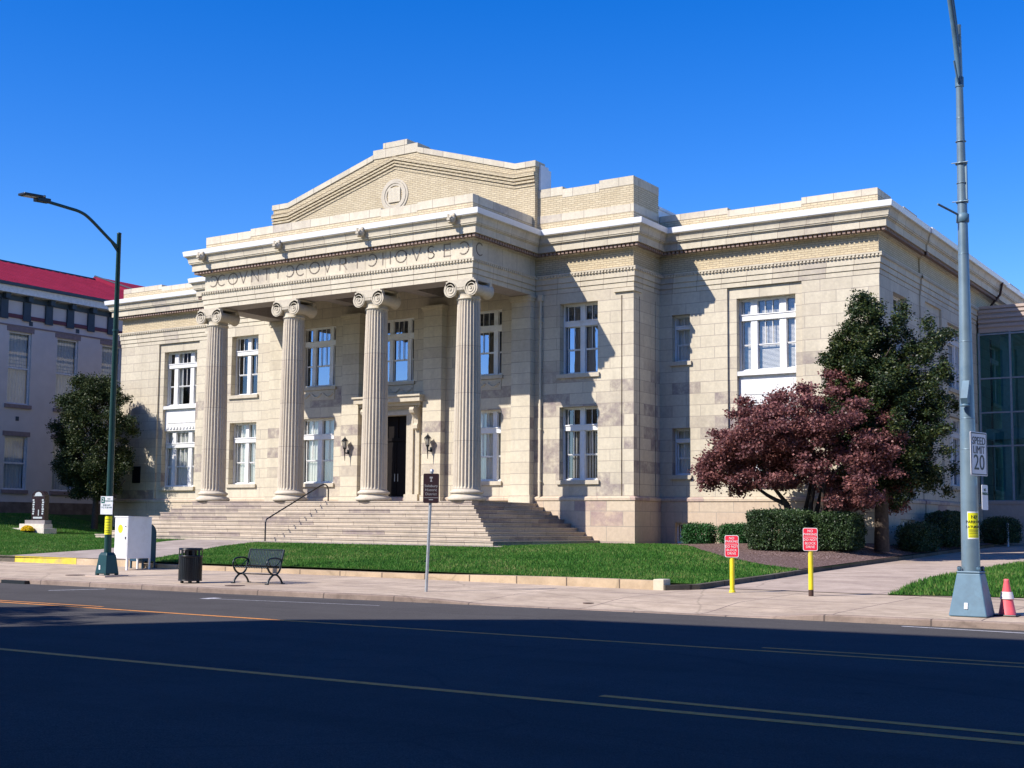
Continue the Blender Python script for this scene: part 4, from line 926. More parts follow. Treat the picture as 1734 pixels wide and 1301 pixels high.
for (x0, y0), (x1, y1) in zip(fr, fr[1:]):
    L = math.hypot(x1 - x0, y1 - y0); t_ = Vector(((x1 - x0) / L, (y1 - y0) / L, 0)); n2 = Vector((-t_.y, t_.x, 0)); k = 1.6
    while k < L - 1.2:
        for z in (2.6, 6.2, 9.8, 13.4, 17.0, 20.6):
            c = Vector((x0, y0, z)) + t_ * k; wm_ = MB(); wm_.obox(c, t_ * .62, n2 * .05, (0, 0, 1.05)); wo = wm_.build("window", "white_paint", OC)
            pm = MB()
            for q in (-1, 1): pm.obox(c + n2 * .045 + Vector((0, 0, q * .5)), t_ * .54, n2 * .012, (0, 0, .45))
            pm.build("pane", "window_glass", wo)
        k += 3.0
# ================================================================== TREES
def leaves(name, clumps, n, size, mat, parent, aspect=.6, droop=0, fill=.45):
    tot = sum(c[1][0] * c[1][1] * c[1][2] for c in clumps); V = []
    for (c, r, *_) in clumps:
        k = int(n * (r[0] * r[1] * r[2]) ** .8 / sum((q[1][0] * q[1][1] * q[1][2]) ** .8 for q in clumps)) + 5
        d = RNG.normal(size=(k, 3)); d /= np.linalg.norm(d, axis=1)[:, None]; rr = RNG.uniform(0, 1, k) ** fill
        lump = 1 + .16 * np.sin(d[:, 0] * 5 + c[0] * 3) * np.sin(d[:, 1] * 6 + c[1]) + .12 * np.sin(d[:, 2] * 9 + c[2] * 2)
        P = np.array(c) + d * np.array(r) * (rr * lump)[:, None] + RNG.normal(0, .04, (k, 3)); V.append(P)
    P = np.concatenate(V); k = len(P); a = RNG.normal(size=(k, 3)); a[:, 2] *= .6; a /= np.linalg.norm(a, axis=1)[:, None]
    b = np.cross(a, RNG.normal(size=(k, 3))); b /= np.linalg.norm(b, axis=1)[:, None]; s = RNG.uniform(.6, 1.35, k)[:, None] * size
    P[:, 2] -= droop * RNG.uniform(0, 1, k)
    Q = np.empty((k, 4, 3)); Q[:, 0] = P - a * s; Q[:, 1] = P + b * s * aspect; Q[:, 2] = P + a * s; Q[:, 3] = P - b * s * aspect
    return npmesh(name, Q.reshape(-1, 3), np.arange(k * 4).reshape(-1, 4), mat, parent)
def limb(mb, a, b, r0, r1, bend=.12, seg=8):
    a, b = Vector(a), Vector(b); d = b - a; w = d.orthogonal().normalized() * d.length * bend * random.uniform(-1, 1) + d.cross(d.orthogonal()).normalized() * d.length * bend * random.uniform(-1, 1)
    pts = [a + d * t + w * math.sin(math.pi * t) for t in [i / 6 for i in range(7)]]; mb.tube(pts, r0, seg, r1)
# red maple
MX, MY = 20.0, -1.3
T = thing("maple_tree", (MX, MY, .92), "low spreading maple with dark red leaves in front of the right wing", "tree")
cl = []; rnd = random.Random(5)
env = lambda x: interp(x, [(16.2, 3.9), (16.9, 5.2), (17.6, 6.8), (18.3, 7.0), (19.2, 6.8), (20.3, 7.4), (21.0, 7.8), (21.8, 7.4), (22.6, 6.4), (23.4, 4.9)])
bot = lambda x: interp(x, [(16.2, 3.05), (17.3, 2.85), (18.5, 2.8), (19.8, 2.5), (21, 2.15), (22.5, 2.15), (23.8, 3.0)])
for i in range(330):
    x = rnd.uniform(16.4, 23.3); w_ = math.sqrt(max(.05, 1 - ((x - 20) / 4.1) ** 2)); yy = MY + rnd.uniform(-1, 1) * 2.7 * w_; edge = 1 - .30 * (abs(yy - MY) / 2.8)
    lo_, hi_ = bot(x) + .12 + .25 * rnd.random(), bot(x) + (env(x) - bot(x)) * edge - .12; z = lo_ + (hi_ - lo_) * (rnd.random() ** .75); s_ = rnd.uniform(.18, .42)
    cl.append(((x, yy, z), (s_ * 1.5, s_ * 1.3, s_ * rnd.uniform(.45, .75))))
leaves("crown", cl, 115000, .052, "leaf_maple", T, .7, .22, .6)
mb = MB(); base = (MX - .15, MY, .85)
for k, (ex, ey, ez) in enumerate([(17.4, -1.5, 3.9), (18.3, -2.5, 4.6), (19.2, -.6, 5.3), (20.1, -1.9, 5.6), (20.7, -1.2, 6.0), (21.5, -2.4, 4.8), (22.4, -1.1, 4.6), (21.2, .2, 4.9)]):
    m1 = (MX + (ex - MX) * .35 + rnd.uniform(-.1, .1), MY + (ey - MY) * .35, 2.35 + rnd.uniform(-.2, .2)); limb(mb, base, m1, .12, .085, .10); limb(mb, m1, (ex, ey, ez), .085, .03, .15)
    for q in range(3): t = rnd.uniform(.3, .9); s0 = [m1[i] + (e - m1[i]) * t for i, e in enumerate((ex, ey, ez))]; limb(mb, s0, (s0[0] + rnd.uniform(-1, 1), s0[1] + rnd.uniform(-.9, .9), s0[2] + rnd.uniform(.1, .9)), .03, .01)
mb.build("trunk", "bark_maple", T)
# tall evergreen behind the maple
TX, TY = 22.45, -.9
T = thing("evergreen_tree", (TX, TY, .98), "tall dark evergreen tree standing at the building corner behind the red maple", "tree")
cl = []
lobes = [((21.7, -.6, 8.7), 1.05, .9), ((21.2, -.6, 7.7), .9, .7), ((21.75, -.6, 9.75), .42, .8), ((22.6, -.8, 3.1), 1.3, .6), ((21.9, -.6, 9.3), .7, .9), ((22.0, -.5, 8.2), 1.15, .8), ((21.6, -.7, 7.3), 1.2, .8), ((23.9, -.2, 8.3), .95, .8), ((23.4, -.4, 7.2), 1.5, .8), ((22.4, -.8, 6.6), 1.5, .9), ((23.6, -.5, 5.9), 1.35, .9), ((22.0, -1.0, 5.3), 1.5, .9), ((23.3, -.8, 4.6), 1.5, .9), ((22.6, -1.0, 3.8), 1.5, .8), ((23.6, -.6, 3.4), 1.1, .8), ((20.9, -.8, 7.75), .6, .6), ((22.9, -.6, 6.5), 1.6, 1.0), ((22.4, -.6, 8.0), 1.2, .9), ((24.3, -.5, 6.2), .8, 1.2), ((24.1, -.6, 4.9), 1.0, .9), ((24.0, -.5, 3.7), .95, .7), ((21.0, -.5, 7.0), .9, .8), ((22.6, -.5, 9.0), .8, .8), ((22.2, -.9, 4.4), 1.5, 1.0)]
for c, R_, q in lobes:
    for i in range(int(15 * R_ * R_) + 6):
        d = Vector((rnd.gauss(0, 1), rnd.gauss(0, 1), rnd.gauss(0, 1))).normalized() * R_ * rnd.uniform(.4, 1.12); s_ = rnd.uniform(.16, .36)
        cl.append(((c[0] + d.x, c[1] + d.y, c[2] + d.z * q), (s_ * 1.1, s_ * 1.1, s_)))
leaves("crown", cl, 112000, .052, "leaf_magnolia", T, .5, 0, .75)
mb = MB(); limb(mb, (TX, TY, .8), (TX + .1, TY, 4.5), .27, .18, .03, 10); limb(mb, (TX + .1, TY, 4.4), (21.9, -.6, 9.5), .17, .03, .06); limb(mb, (TX + .1, TY, 4.2), (23.7, -.3, 8.2), .14, .03, .06)
for i in range(14): z = rnd.uniform(3, 7.5); a = rnd.uniform(0, 6.28); limb(mb, (TX, TY, z), (TX + math.cos(a) * .8, TY + math.sin(a) * .7, z + .5), .05, .02)
mb.build("trunk", "bark", T)
# left oak-like evergreen
TX, TY = -20.6, .15
T = thing("holly_tree", (TX, TY, 1.1), "dense rounded dark green tree behind the dark green lamp post", "tree")
cl = []; TZ = 5.4
for i in range(210):
    z = rnd.uniform(3.0, 9.3); t = (z - 2.9) / 6.4; R_ = 3.35 * (math.sin(math.pi * min(1, .16 + .62 * (1 - t) + .1)) ** .75) * (1 - .25 * t) * (.62 if t > .85 else 1); a = rnd.uniform(0, 6.28); q = rnd.uniform(.35, .95)
    s_ = rnd.uniform(.32, .62); cl.append(((TX - .35 + math.cos(a) * R_ * q, TY + math.sin(a) * R_ * q * .58, z), (s_ * 1.1, s_ * 1.0, s_ * .8)))
leaves("crown", cl, 105000, .058, "leaf_holly", T, .55, 0, .8)
mb = MB(); limb(mb, (TX, TY, .9), (TX, TY, 5.5), .19, .10, .03, 10)
for i in range(16): z = rnd.uniform(2.6, 6); a = rnd.uniform(0, 6.28); limb(mb, (TX, TY, z), (TX + math.cos(a) * 2, TY + math.sin(a) * 1.2, z + 1.2), .07, .02)
mb.build("trunk", "bark", T)
# clipped shrubs along the right wing
def shrub(x, y, rx, ry, h, label, mat, n, boxy=.75, group=None, loose=0):
    z0 = lawnz(x, y) if x < 23 else drz(x, y); T = thing("shrub", (x, y, z0), label, "shrub", group); k = n
    d = RNG.normal(size=(k, 3)); d /= np.linalg.norm(d, axis=1)[:, None]; e = np.sign(d) * np.abs(d) ** boxy; e /= (np.max(np.abs(e), axis=1)[:, None] ** .5)
    rr = RNG.uniform(0, 1, k) ** .18; lump = 1 + .05 * np.sin(e[:, 0] * 9) * np.sin(e[:, 1] * 8 + x) + .05 * np.sin(e[:, 2] * 7 + x * 3)
    P = np.c_[x + e[:, 0] * rx * rr * lump, y + e[:, 1] * ry * rr * lump, z0 + h / 2 + .02 + e[:, 2] * h / 2 * rr * lump] + RNG.normal(0, .02 + loose, (k, 3)); P[:, 2] = np.maximum(P[:, 2], z0 + .03)
    a = RNG.normal(size=(k, 3)); a /= np.linalg.norm(a, axis=1)[:, None]; b = np.cross(a, RNG.normal(size=(k, 3))); b /= np.linalg.norm(b, axis=1)[:, None]; s = RNG.uniform(.6, 1.3, k)[:, None] * .035
    Q = np.empty((k, 4, 3)); Q[:, 0] = P - a * s; Q[:, 1] = P + b * s * .6; Q[:, 2] = P + a * s; Q[:, 3] = P - b * s * .6
    npmesh("foliage", Q.reshape(-1, 3), np.arange(k * 4).reshape(-1, 4), mat, T)
    mb = MB()
    for i in range(6): a_ = i * 1.05; limb(mb, (x + .1 * math.cos(a_), y + .1 * math.sin(a_), z0 - .05), (x + rx * .6 * math.cos(a_), y + ry * .6 * math.sin(a_), z0 + h * .7), .03, .01)
    mb.build("stem", "bark", T); return T
G_ = "shrubs along the right side of the courthouse"
shrub(14.75, .75, .62, .5, .76, "small rounded bright green shrub nearest the steps, against the stone wall", "leaf_bright", 9000, group=G_, loose=.03)
shrub(16.35, .6, .62, .5, .74, "small leafy green shrub behind the left red sign", "leaf_bright", 9000, group=G_, loose=.03)
shrub(19.50, -2.75, 1.18, 1.0, 1.38, "large boxy clipped hedge shrub under the red maple", "leaf_boxwood", 34000, .72, G_, .012)
shrub(21.35, -2.3, .82, .85, 1.27, "clipped round hedge shrub behind the right red sign", "leaf_boxwood", 26000, .8, G_, .012)
shrub(22.6, 3.3, .45, 1.7, 1.0, "loose dark shrub in shade beside the evergreen tree trunk", "leaf_boxwood", 14000, .8, G_, .06)
shrub(22.5, 8.0, .6, 2.0, 1.5, "tall domed dark shrub in shade left of the speed limit pole", "leaf_boxwood", 20000, .8, G_)
shrub(22.9, 15.6, .7, 1.5, 1.1, "dark shrub in shade right of the speed limit pole below the glass wall", "leaf_boxwood", 14000, .8, G_, .04)
# street tree across the road (casts the broken shade at left)
T = thing("street_tree", (7.5, -46.6, 0), "thinly leaved street tree on the far sidewalk whose shade falls on the road", "tree")
cl = []
for i in range(90):
    d = Vector((rnd.gauss(0, 1), rnd.gauss(0, 1), rnd.gauss(0, .5))); d = d.normalized() * rnd.uniform(.3, 1); cl.append(((7.3 + d.x * 4.6, -46.6 + d.y * 4.6, 11.3 + d.z * 3.6), (.55, .55, .35)))
leaves("crown", cl, 15000, .10, "leaf_holly", T, .6)
mb = MB(); limb(mb, (7.5, -46.6, 0), (7.5, -46.6, 9), .25, .15, .02)
for i in range(26): a = rnd.uniform(0, 6.28); limb(mb, (7.5, -46.6, rnd.uniform(6, 9)), (7.3 + math.cos(a) * 4, -46.6 + math.sin(a) * 4, rnd.uniform(9, 14)), .08, .02)
mb.build("trunk", "bark", T)

# ================================================================== STREET FURNITURE
# dark green street lamp (left)
def arcpts(P, n_=8):
    out = []
    P = [Vector(p) for p in P]
    for i in range(len(P) - 1):
        p0 = P[max(i - 1, 0)]; p1 = P[i]; p2 = P[i + 1]; p3 = P[min(i + 2, len(P) - 1)]
        for k in range(n_):
            t = k / n_; out.append(.5 * ((2 * p1) + (-p0 + p2) * t + (2 * p0 - 5 * p1 + 4 * p2 - p3) * t * t + (-p0 + 3 * p1 - 3 * p2 + p3) * t ** 3))
    out.append(P[-1]); return out
px, py = 7.02, -22.10
L1 = thing("street_lamp", (px, py, .02), "dark green street lamp with curved arm and yellow notice, left of the white cabinet", "street lamp", "street lamps")
mb = MB(); mb.lathe(px, py, [(.102, .6), (.062, 9.82), (.067, 9.83), (.067, 9.86), (.02, 9.88)], 20); mb.lathe(px, py, [(.095, 7.0), (.095, 7.05)], 16)
mb.build("pole", "green_pole", L1)
mb = MB(); mb.taper((px, py), (.235, .235), (.17, .17), .10, .62); mb.taper((px, py), (.17, .17), (.13, .13), .62, .70)
for sx in (-1, 1):
    for sy in (-1, 1): mb.box(px + sx * .185 - .045, px + sx * .185 + .045, py + sy * .185 - .045, py + sy * .185 + .045, .03, .12)
ob = mb.build("pole_base", "green_pole", L1, bevel=.02)
mb = MB(); mb.box(px - .42, px + .42, py - .42, py + .42, -.02, .06); mb.build("footing", "annex_stone", L1)
mb = MB(); mb.obox((px - .05, py - .222, .28), (.03, 0, 0), (0, .006, 0), (0, 0, .06)); mb.build("sticker", "sign_white", L1)
mb = MB(); mb.tube(arcpts([(px, py, 9.42), (px, py - .35, 9.62), (px, py - 1.05, 10.06), (px, py - 1.4, 10.19), (px, py - 1.85, 10.22), (px, py - 2.6, 10.25)]), .045, 10); mb.tube([(px, py - .02, 9.3), (px, py - .28, 9.56)], .03, 8)
mb.build("arm", "green_pole", L1)
mb = MB(); hy = py - 2.62; mb.obox((px, hy - .05, 10.25), (.10, 0, 0), (0, .22, .015), (0, 0, .06)); mb.obox((px, hy - .42, 10.30), (.15, 0, 0), (0, .30, .02), (0, 0, .035)); mb.lathe(px, hy + .02, [(.035, 10.30), (.035, 10.39), (.02, 10.40)], 10)
hd = mb.build("lamp_head", "black_iron", L1, bevel=.02); mb = MB(); mb.obox((px, hy - .45, 10.26), (.11, 0, 0), (0, .2, .014), (0, 0, .008)); mb.build("lens", "lantern_glass", hd)
nrm = Vector((.33, -.94, 0)).normalized(); rt = Vector((.94, .33, 0)).normalized()
c = Vector((px, py, 2.02)) + nrm * .14
mb = MB(); mb.obox(c, rt * .19, nrm * .004, (0, 0, .255)); sg = mb.build("parking_sign", "sign_white", L1)
mb = MB(); mb.obox(c + rt * -.115 + Vector((0, 0, .145)) + nrm * .006, rt * .055, nrm * .001, (0, 0, .085)); mb.build("number_panel", "sign_green", sg)
text_mesh("lettering", "2", .15, "sign_white", c + rt * -.115 + Vector((0, 0, .145)), rt, (0, 0, 1), sg, off=.009)
text_mesh("lettering", "NO\nPARKING", .062, "sign_green", c + rt * .065 + Vector((0, 0, .15)), rt, (0, 0, 1), sg, off=.006)
text_mesh("lettering", "8:00 AM\nTO 7:30 PM", .068, "sign_green", c + Vector((0, 0, -.03)), rt, (0, 0, 1), sg, off=.006)
def wrap(mb, cx, cy, r, z0, z1, a0, a1, n_=14):
    vs = []
    for i in range(n_ + 1):
        a = rad(a0 + (a1 - a0) * i / n_)
        for z in (z0, z1): vs.append((cx + r * math.cos(a), cy + r * math.sin(a), z))
    mb.add(vs, [(2 * i, 2 * i + 2, 2 * i + 3, 2 * i + 1) for i in range(n_)], None, True)
mb = MB(); wrap(mb, px, py, .106, 1.20, 1.72, -160, 20); pn = mb.build("notice", "poster_yellow", L1)
mb = MB()
for z in (1.62, 1.54, 1.46, 1.38, 1.31, 1.26): wrap(mb, px, py, .1075, z, z + .012, -110, -15)
mb.build("lettering", "sign_black", pn)
# big grey pole (right)
qx, qy = 30.45, -22.0
L2 = thing("street_lamp", (qx, qy, .03), "tall blue grey steel lamp pole carrying a speed limit sign, beside the traffic cone", "street lamp", "street lamps")
mb = MB(); mb.lathe(qx, qy, [(.165, .75), (.148, 2.6), (.10, 6.1), (.088, 7.6), (.052, 11.08), (.056, 11.09), (.056, 11.12)], 28)
for z in (3.05, 3.62, 5.05, 6.7, 9.3):
    q_ = interp(z, [(.75, .165), (2.6, .148), (6.1, .10), (7.6, .088), (11.08, .052)]); mb.lathe(qx, qy, [(q_ + .001, z), (q_ + .004, z + .004), (q_ + .004, z + .014), (q_ + .001, z + .018)], 28, cap=False)
mb.build("pole", "grey_pole", L2)
mb = MB(); mb.taper((qx, qy), (.335, .335), (.205, .205), .03, .80); mb.taper((qx, qy), (.21, .21), (.21, .21), .802, .84)
for sx in (-1, 1):
    for sy in (-1, 1): mb.lathe(qx + sx * .165, qy + sy * .165, [(.035, .84), (.045, .91), (.02, .93)], 8)
bo = mb.build("pole_base", "pole_base_paint", L2, bevel=.02)
mb = MB(); mb.obox((qx - .03, qy - .312, .22), (.03, 0, 0), (0, .006, .0), (0, .012, .055)); mb.build("sticker", "sign_white", L2)
for z in (7.68, 8.42): mb = MB(); mb.lathe(qx, qy, [(.088, z), (.112, z + .006), (.112, z + .03), (.088, z + .036)], 16); mb.tube([(qx - .16, qy - .09, z + .02), (qx + .14, qy - .09, z + .02)], .010, 6); mb.build("clamp", "grey_pole", L2)
mb = MB(); mb.lathe(qx, qy, [(.09, 7.30), (.12, 7.32), (.12, 7.46), (.09, 7.48)], 12); mb.tube([(qx, qy, 7.42), (qx - .32, qy - .50, 7.60)], .022, 8); mb.build("side_rod", "pole_base_paint", L2)
for z in (8.05, 8.85): mb = MB(); mb.lathe(qx, qy, [(.085, z), (.097, z + .004), (.097, z + .016), (.085, z + .02)], 16); mb.build("clamp", "grey_pole", L2)
mb = MB(); mb.box(qx + .06, qx + .10, qy - .04, qy + .04, 7.74, 8.40); mb.build("conduit", "grey_pole", L2)
mb = MB(); mb.prismx([(qy - .17, 4.32), (qy - .36, 3.98), (qy - .30, 3.88), (qy - .17, 3.92)], qx - .03, qx + .09); mb.lathe(qx + .02, qy - .24, [(.09, 3.84), (.10, 3.86), (.03, 3.90)], 10); mb.build("bracket", "pole_base_paint", L2)
mb = MB(); mb.tube(arcpts([(qx, qy - .04, 10.0), (qx, qy - .14, 10.5), (qx, qy - .42, 11.15), (qx, qy - .95, 12.0), (qx, qy - 1.9, 12.75), (qx, qy - 3.2, 13.1), (qx, qy - 4.6, 13.2)]), .05, 10)
mb.tube(arcpts([(qx, qy - .08, 10.75), (qx, qy - .22, 11.15), (qx, qy - .6, 11.8), (qx, qy - 1.3, 12.5)]), .035, 8)
mb.lathe(qx, qy, [(.08, 9.92), (.08, 10.10)], 12); mb.tube([(qx, qy - .1, 9.98), (qx - .02, qy - .28, 10.35)], .02, 6); mb.build("arm", "pole_base_paint", L2)
mb = MB(); mb.obox((qx, qy - 4.9, 13.2), (.15, 0, 0), (0, .35, .0), (0, 0, .05)); mb.build("lamp_head", "black_iron", L2, bevel=.02)
nrm = Vector((.97, -.24, 0)).normalized(); rt = Vector((.24, .97, 0)).normalized(); c = Vector((qx + .09, qy - .06, 2.97)) + nrm * .12
def rplate(name, c, rt, nn, w, h, mat, parent, th=.004, rr=.03):
    c = Vector(c); pts = []
    for (sx, sz, a0) in ((1, 1, 0), (-1, 1, 90), (-1, -1, 180), (1, -1, 270)):
        for k in range(5): a = rad(a0 + 22.5 * k); pts.append((sx * (w / 2 - rr) + rr * math.cos(a), sz * (h / 2 - rr) + rr * math.sin(a)))
    vs = [c + rt * p[0] + Vector((0, 0, p[1])) + nn * s_ * th for s_ in (-1, 1) for p in pts]; n_ = len(pts)
    mb = MB(); mb.add(vs, [tuple(range(n_))[::-1], tuple(range(n_, 2 * n_))] + [(i, (i + 1) % n_, n_ + (i + 1) % n_, n_ + i) for i in range(n_)]); return mb.build(name, mat, parent)
def frame(name, c, rt, nn, w, h, t, mat, parent, off=.006):
    mb = MB(); c = Vector(c) + nn * off
    for s_ in (-1, 1):
        mb.obox(c + rt * s_ * (w / 2), rt * t / 2, nn * .001, (0, 0, h / 2)); mb.obox(c + Vector((0, 0, s_ * h / 2)), rt * (w / 2 - t / 2), nn * .001, (0, 0, t / 2))
    return mb.build(name, mat, parent)
sg = rplate("speed_limit_sign", c, rt, nrm, .62, .80, "sign_pale_pink", L2); frame("border", c, rt, nrm, .57, .75, .018, "sign_black", sg)
text_mesh("lettering", "SPEED", .20, "sign_black", c + Vector((0, 0, .23)), rt, (0, 0, 1), sg, off=.007, sx=.92); text_mesh("lettering", "LIMIT", .20, "sign_black", c + Vector((0, 0, .065)), rt, (0, 0, 1), sg, off=.007, sx=.92)
text_mesh("lettering", "20", .40, "sign_black", c + Vector((0, 0, -.17)), rt, (0, 0, 1), sg, off=.007, sx=1.05)
c2 = Vector((qx + .22, qy + .0, 2.18)); n2 = Vector((.99, -.12, 0)).normalized(); r2 = Vector((.12, .99, 0)).normalized(); sg = rplate("parking_sign", c2 + n2 * .02 + r2 * .1, r2, n2, .30, .46, "sign_white", L2)
text_mesh("lettering", "NO\nPARKING", .07, "sign_green", c2 + n2 * .02 + r2 * .1 + Vector((0, 0, .1)), r2, (0, 0, 1), sg, off=.007)
mb = MB(); wrap(mb, qx, qy, .164, 1.42, 1.92, -92, -12); pn = mb.build("notice", "sign_white", L2); mb = MB(); wrap(mb, qx, qy, .1655, 1.445, 1.895, -88, -16); mb.build("notice_face", "poster_yellow", pn)
def curved_text(txt, r, z, size, a_mid, parent, cx, cy):
    w = size * .62 / r; n_ = len(txt)
    for i, ch in enumerate(txt):
        if ch == ' ': continue
        a = a_mid + math.radians(0) + (i - (n_ - 1) / 2) * w; nn = Vector((math.cos(a), math.sin(a), 0)); rr = Vector((-math.sin(a), math.cos(a), 0))
        text_mesh("lettering", ch, size, "sign_black", Vector((cx, cy, z)) + nn * r, rr, (0, 0, 1), parent, off=.002)
curved_text("NO", .1665, 1.82, .085, rad(-50), pn, qx, qy); curved_text("PARKING", .1665, 1.73, .07, rad(-50), pn, qx, qy); curved_text("SATURDAY", .1665, 1.64, .062, rad(-50), pn, qx, qy)
mb = MB()
for z in (1.585, 1.565, 1.545, 1.52, 1.49, 1.46): wrap(mb, qx, qy, .1668, z, z + .008, -82, -20)
mb.build("fine_print", "sign_black", pn)
# traffic cone
kx, ky = 30.98, -21.62
T = thing("traffic_cone", (kx, ky, .03), "faded pink orange traffic cone with scuffed white collar beside the grey pole base", "traffic cone")
mb = MB(); mb.lathe(kx, ky, [(.16, .06), (.15, .08), (.045, .66), (.05, .69), (.03, .70)], 24); mb.build("cone_body", "cone_pink", T)
mb = MB(); mb.lathe(kx, ky, [(.119, .34), (.094, .47)], 24, cap=False)
for p in mb.v: pass
mb.v = [(kx + (x - kx) * 1.04, ky + (y - ky) * 1.04, z) for x, y, z in mb.v]; mb.build("collar", "cone_band", T)
mb = MB(); mb.box(kx - .2, kx + .2, ky - .2, ky + .2, .032, .062); mb.build("cone_base", "black_iron", T, bevel=.015)
# no-parking posts
def nopark(x, y, zt, label, brown):
    z0 = .075; T = thing("no_parking_sign", (x, y, z0), label, "sign post", "red signs on yellow posts"); nn = Vector((.30, -.95, 0)).normalized(); rt_ = Vector((.95, .30, 0)).normalized()
    mb = MB(); mb.lathe(x, y, [(.055, z0 + (.14 if brown else 0)), (.055, zt)], 16); 
    if not brown: mb.lathe(x, y, [(.075, z0), (.075, z0 + .03), (.056, z0 + .06)], 16)
    mb.build("post", "yellow_paint", T)
    if brown: mb = MB(); mb.lathe(x, y, [(.056, z0), (.056, z0 + .14)], 16); mb.build("post_foot", "rust_brown", T)
    c = Vector((x, y, zt - .225)) + nn * .065
    rplate("sign_edge", c, rt_, nn, .32, .51, "sign_white", T, .003, .04); sg = rplate("sign_panel", c + nn * .002, rt_, nn, .297, .487, "sign_red", T, .003, .035)
    for t_, s_, dz in (("NO", .082, .185), ("PARKING", .076, .11), ("DO NOT", .078, -.01), ("BLOCK", .078, -.09), ("DRIVE", .078, -.17)):
        text_mesh("lettering", t_, s_, "sign_white", c + Vector((0, 0, dz)), rt_, (0, 0, 1), sg, off=.008, sx=.93, spacing=1.02)
    mb = MB(); mb.obox(c + nn * .008 + Vector((0, 0, .05)), rt_ * .125, nn * .001, (0, 0, .004)); mb.build("dividing_line", "sign_white", sg)
nopark(24.2, -18.25, 1.37, "red no parking sign on a yellow post nearest the stone edging corner", False)
nopark(26.15, -18.42, 1.56, "red no parking sign on a yellow post with brown foot in the driveway", True)
# historic district sign
sx_, sy_ = 18.30, -22.25
T = thing("district_sign", (sx_, sy_, .02), "brown district sign on a slim leaning metal post in front of the steps", "sign post")
mb = MB(); mb.tube([(sx_, sy_, .0), (sx_ + .12, sy_, 2.82)], .035, 12); mb.lathe(sx_ + .12, sy_, [(.045, 2.80), (.045, 2.85), (.02, 2.87)], 10); mb.build("post", "galvanized", T)
nn = Vector((.50, -.87, 0)).normalized(); rt_ = Vector((.87, .50, 0)).normalized(); c = Vector((sx_ + .11, sy_, 2.42)) + nn * .045
sg = rplate("sign_panel", c, rt_, nn, .37, .69, "sign_brown", T, .004, .035)
for t_, dz in (("Salisbury", .055), ("Historic", -.04), ("District", -.135)): text_mesh("lettering", t_, .088, "sign_text_grey", c + Vector((0, 0, dz)), rt_, (0, 0, 1), sg, off=.007)
mb = MB(); mb.obox(c + nn * .006 + Vector((0, 0, -.22)), rt_ * .17, nn * .001, (0, 0, .005)); mb.obox(c + nn * .006 + Vector((0, 0, -.265)), rt_ * .05, nn * .001, (0, 0, .01))
mb.obox(c + nn * .006 + Vector((0, 0, .25)), rt_ * .035, nn * .001, (0, 0, .02)); mb.obox(c + nn * .006 + Vector((0, 0, .205)), rt_ * .012, nn * .001, (0, 0, .03)); mb.obox(c + nn * .006 + Vector((0, 0, .165)), rt_ * .024, nn * .001, (0, 0, .010)); mb.build("emblem", "sign_text_grey", sg)
# bench
bx_, by_, bz_ = 12.86, -22.15, .022
T = thing("bench", (bx_, by_, bz_), "dark green metal strap bench on the sidewalk facing the road", "bench"); hw = .58
mb = MB()
for k in range(20):
    x = bx_ - hw + .03 + k * (2 * hw - .06) / 19; mb.obox((x, by_ - .03, bz_ + .43), (.018, 0, 0), (0, .22, -.012), (0, 0, .004))
    mb.tube([(x, by_ - .25, bz_ + .44), (x, by_ - .275, bz_ + .425), (x, by_ - .27, bz_ + .40)], .014, 5)
mb.tube([(bx_ - hw, by_ - .25, bz_ + .425), (bx_ + hw, by_ - .25, bz_ + .425)], .016, 6); mb.tube([(bx_ - hw, by_ + .18, bz_ + .41), (bx_ + hw, by_ + .18, bz_ + .41)], .016, 6); mb.build("seat", "bench_metal", T)
mb = MB()
for k in range(20):
    x = bx_ - hw + .03 + k * (2 * hw - .06) / 19; mb.obox((x, by_ + .265, bz_ + .66), (.019, 0, 0), (0, .055, .20), (0, .004, 0))
for zz, yy in ((.46, .21), (.86, .32)): mb.tube([(bx_ - hw, by_ + yy, bz_ + zz), (bx_ + hw, by_ + yy, bz_ + zz)], .018, 6)
mb.build("backrest", "bench_metal", T)
for s_ in (-1, 1):
    x = bx_ + s_ * (hw + .01); mb = MB()
    mb.tube(arcpts([(x, by_ - .27, bz_ + .0), (x, by_ - .20, bz_ + .12), (x, by_ - .08, bz_ + .22), (x, by_ + .02, bz_ + .24), (x, by_ + .10, bz_ + .22), (x, by_ + .22, bz_ + .12), (x, by_ + .29, bz_ + .0)], 4), .026, 8)
    mb.tube(arcpts([(x, by_ - .27, bz_ + .42), (x, by_ - .20, bz_ + .32), (x, by_ - .08, bz_ + .25), (x, by_ + .06, bz_ + .25), (x, by_ + .17, bz_ + .34), (x, by_ + .22, bz_ + .5), (x, by_ + .33, bz_ + .87)], 4), .026, 8)
    mb.obox((x, by_ - .28, bz_ + .012), (.035, 0, 0), (0, .045, 0), (0, 0, .012)); mb.obox((x, by_ + .30, bz_ + .012), (.035, 0, 0), (0, .045, 0), (0, 0, .012)); mb.build("leg_frame", "bench_metal", T)
    mb = MB(); mb.tube(arcpts([(x, by_ - .27, bz_ + .42), (x, by_ - .30, bz_ + .52), (x, by_ - .22, bz_ + .63), (x, by_ - .02, bz_ + .66), (x, by_ + .16, bz_ + .64), (x, by_ + .25, bz_ + .60)], 4), .022, 8)
    mb.tube(arcpts([(x, by_ + .2, bz_ + .6), (x, by_ + .05, bz_ + .47), (x, by_ - .15, bz_ + .47), (x, by_ - .22, bz_ + .56)], 4), .013, 6); mb.build("armrest", "bench_metal", T)
mb = MB(); mb.tube([(bx_ - hw, by_ + .02, bz_ + .24), (bx_ + hw, by_ + .02, bz_ + .24)], .015, 6); mb.build("stretcher", "bench_metal", T)
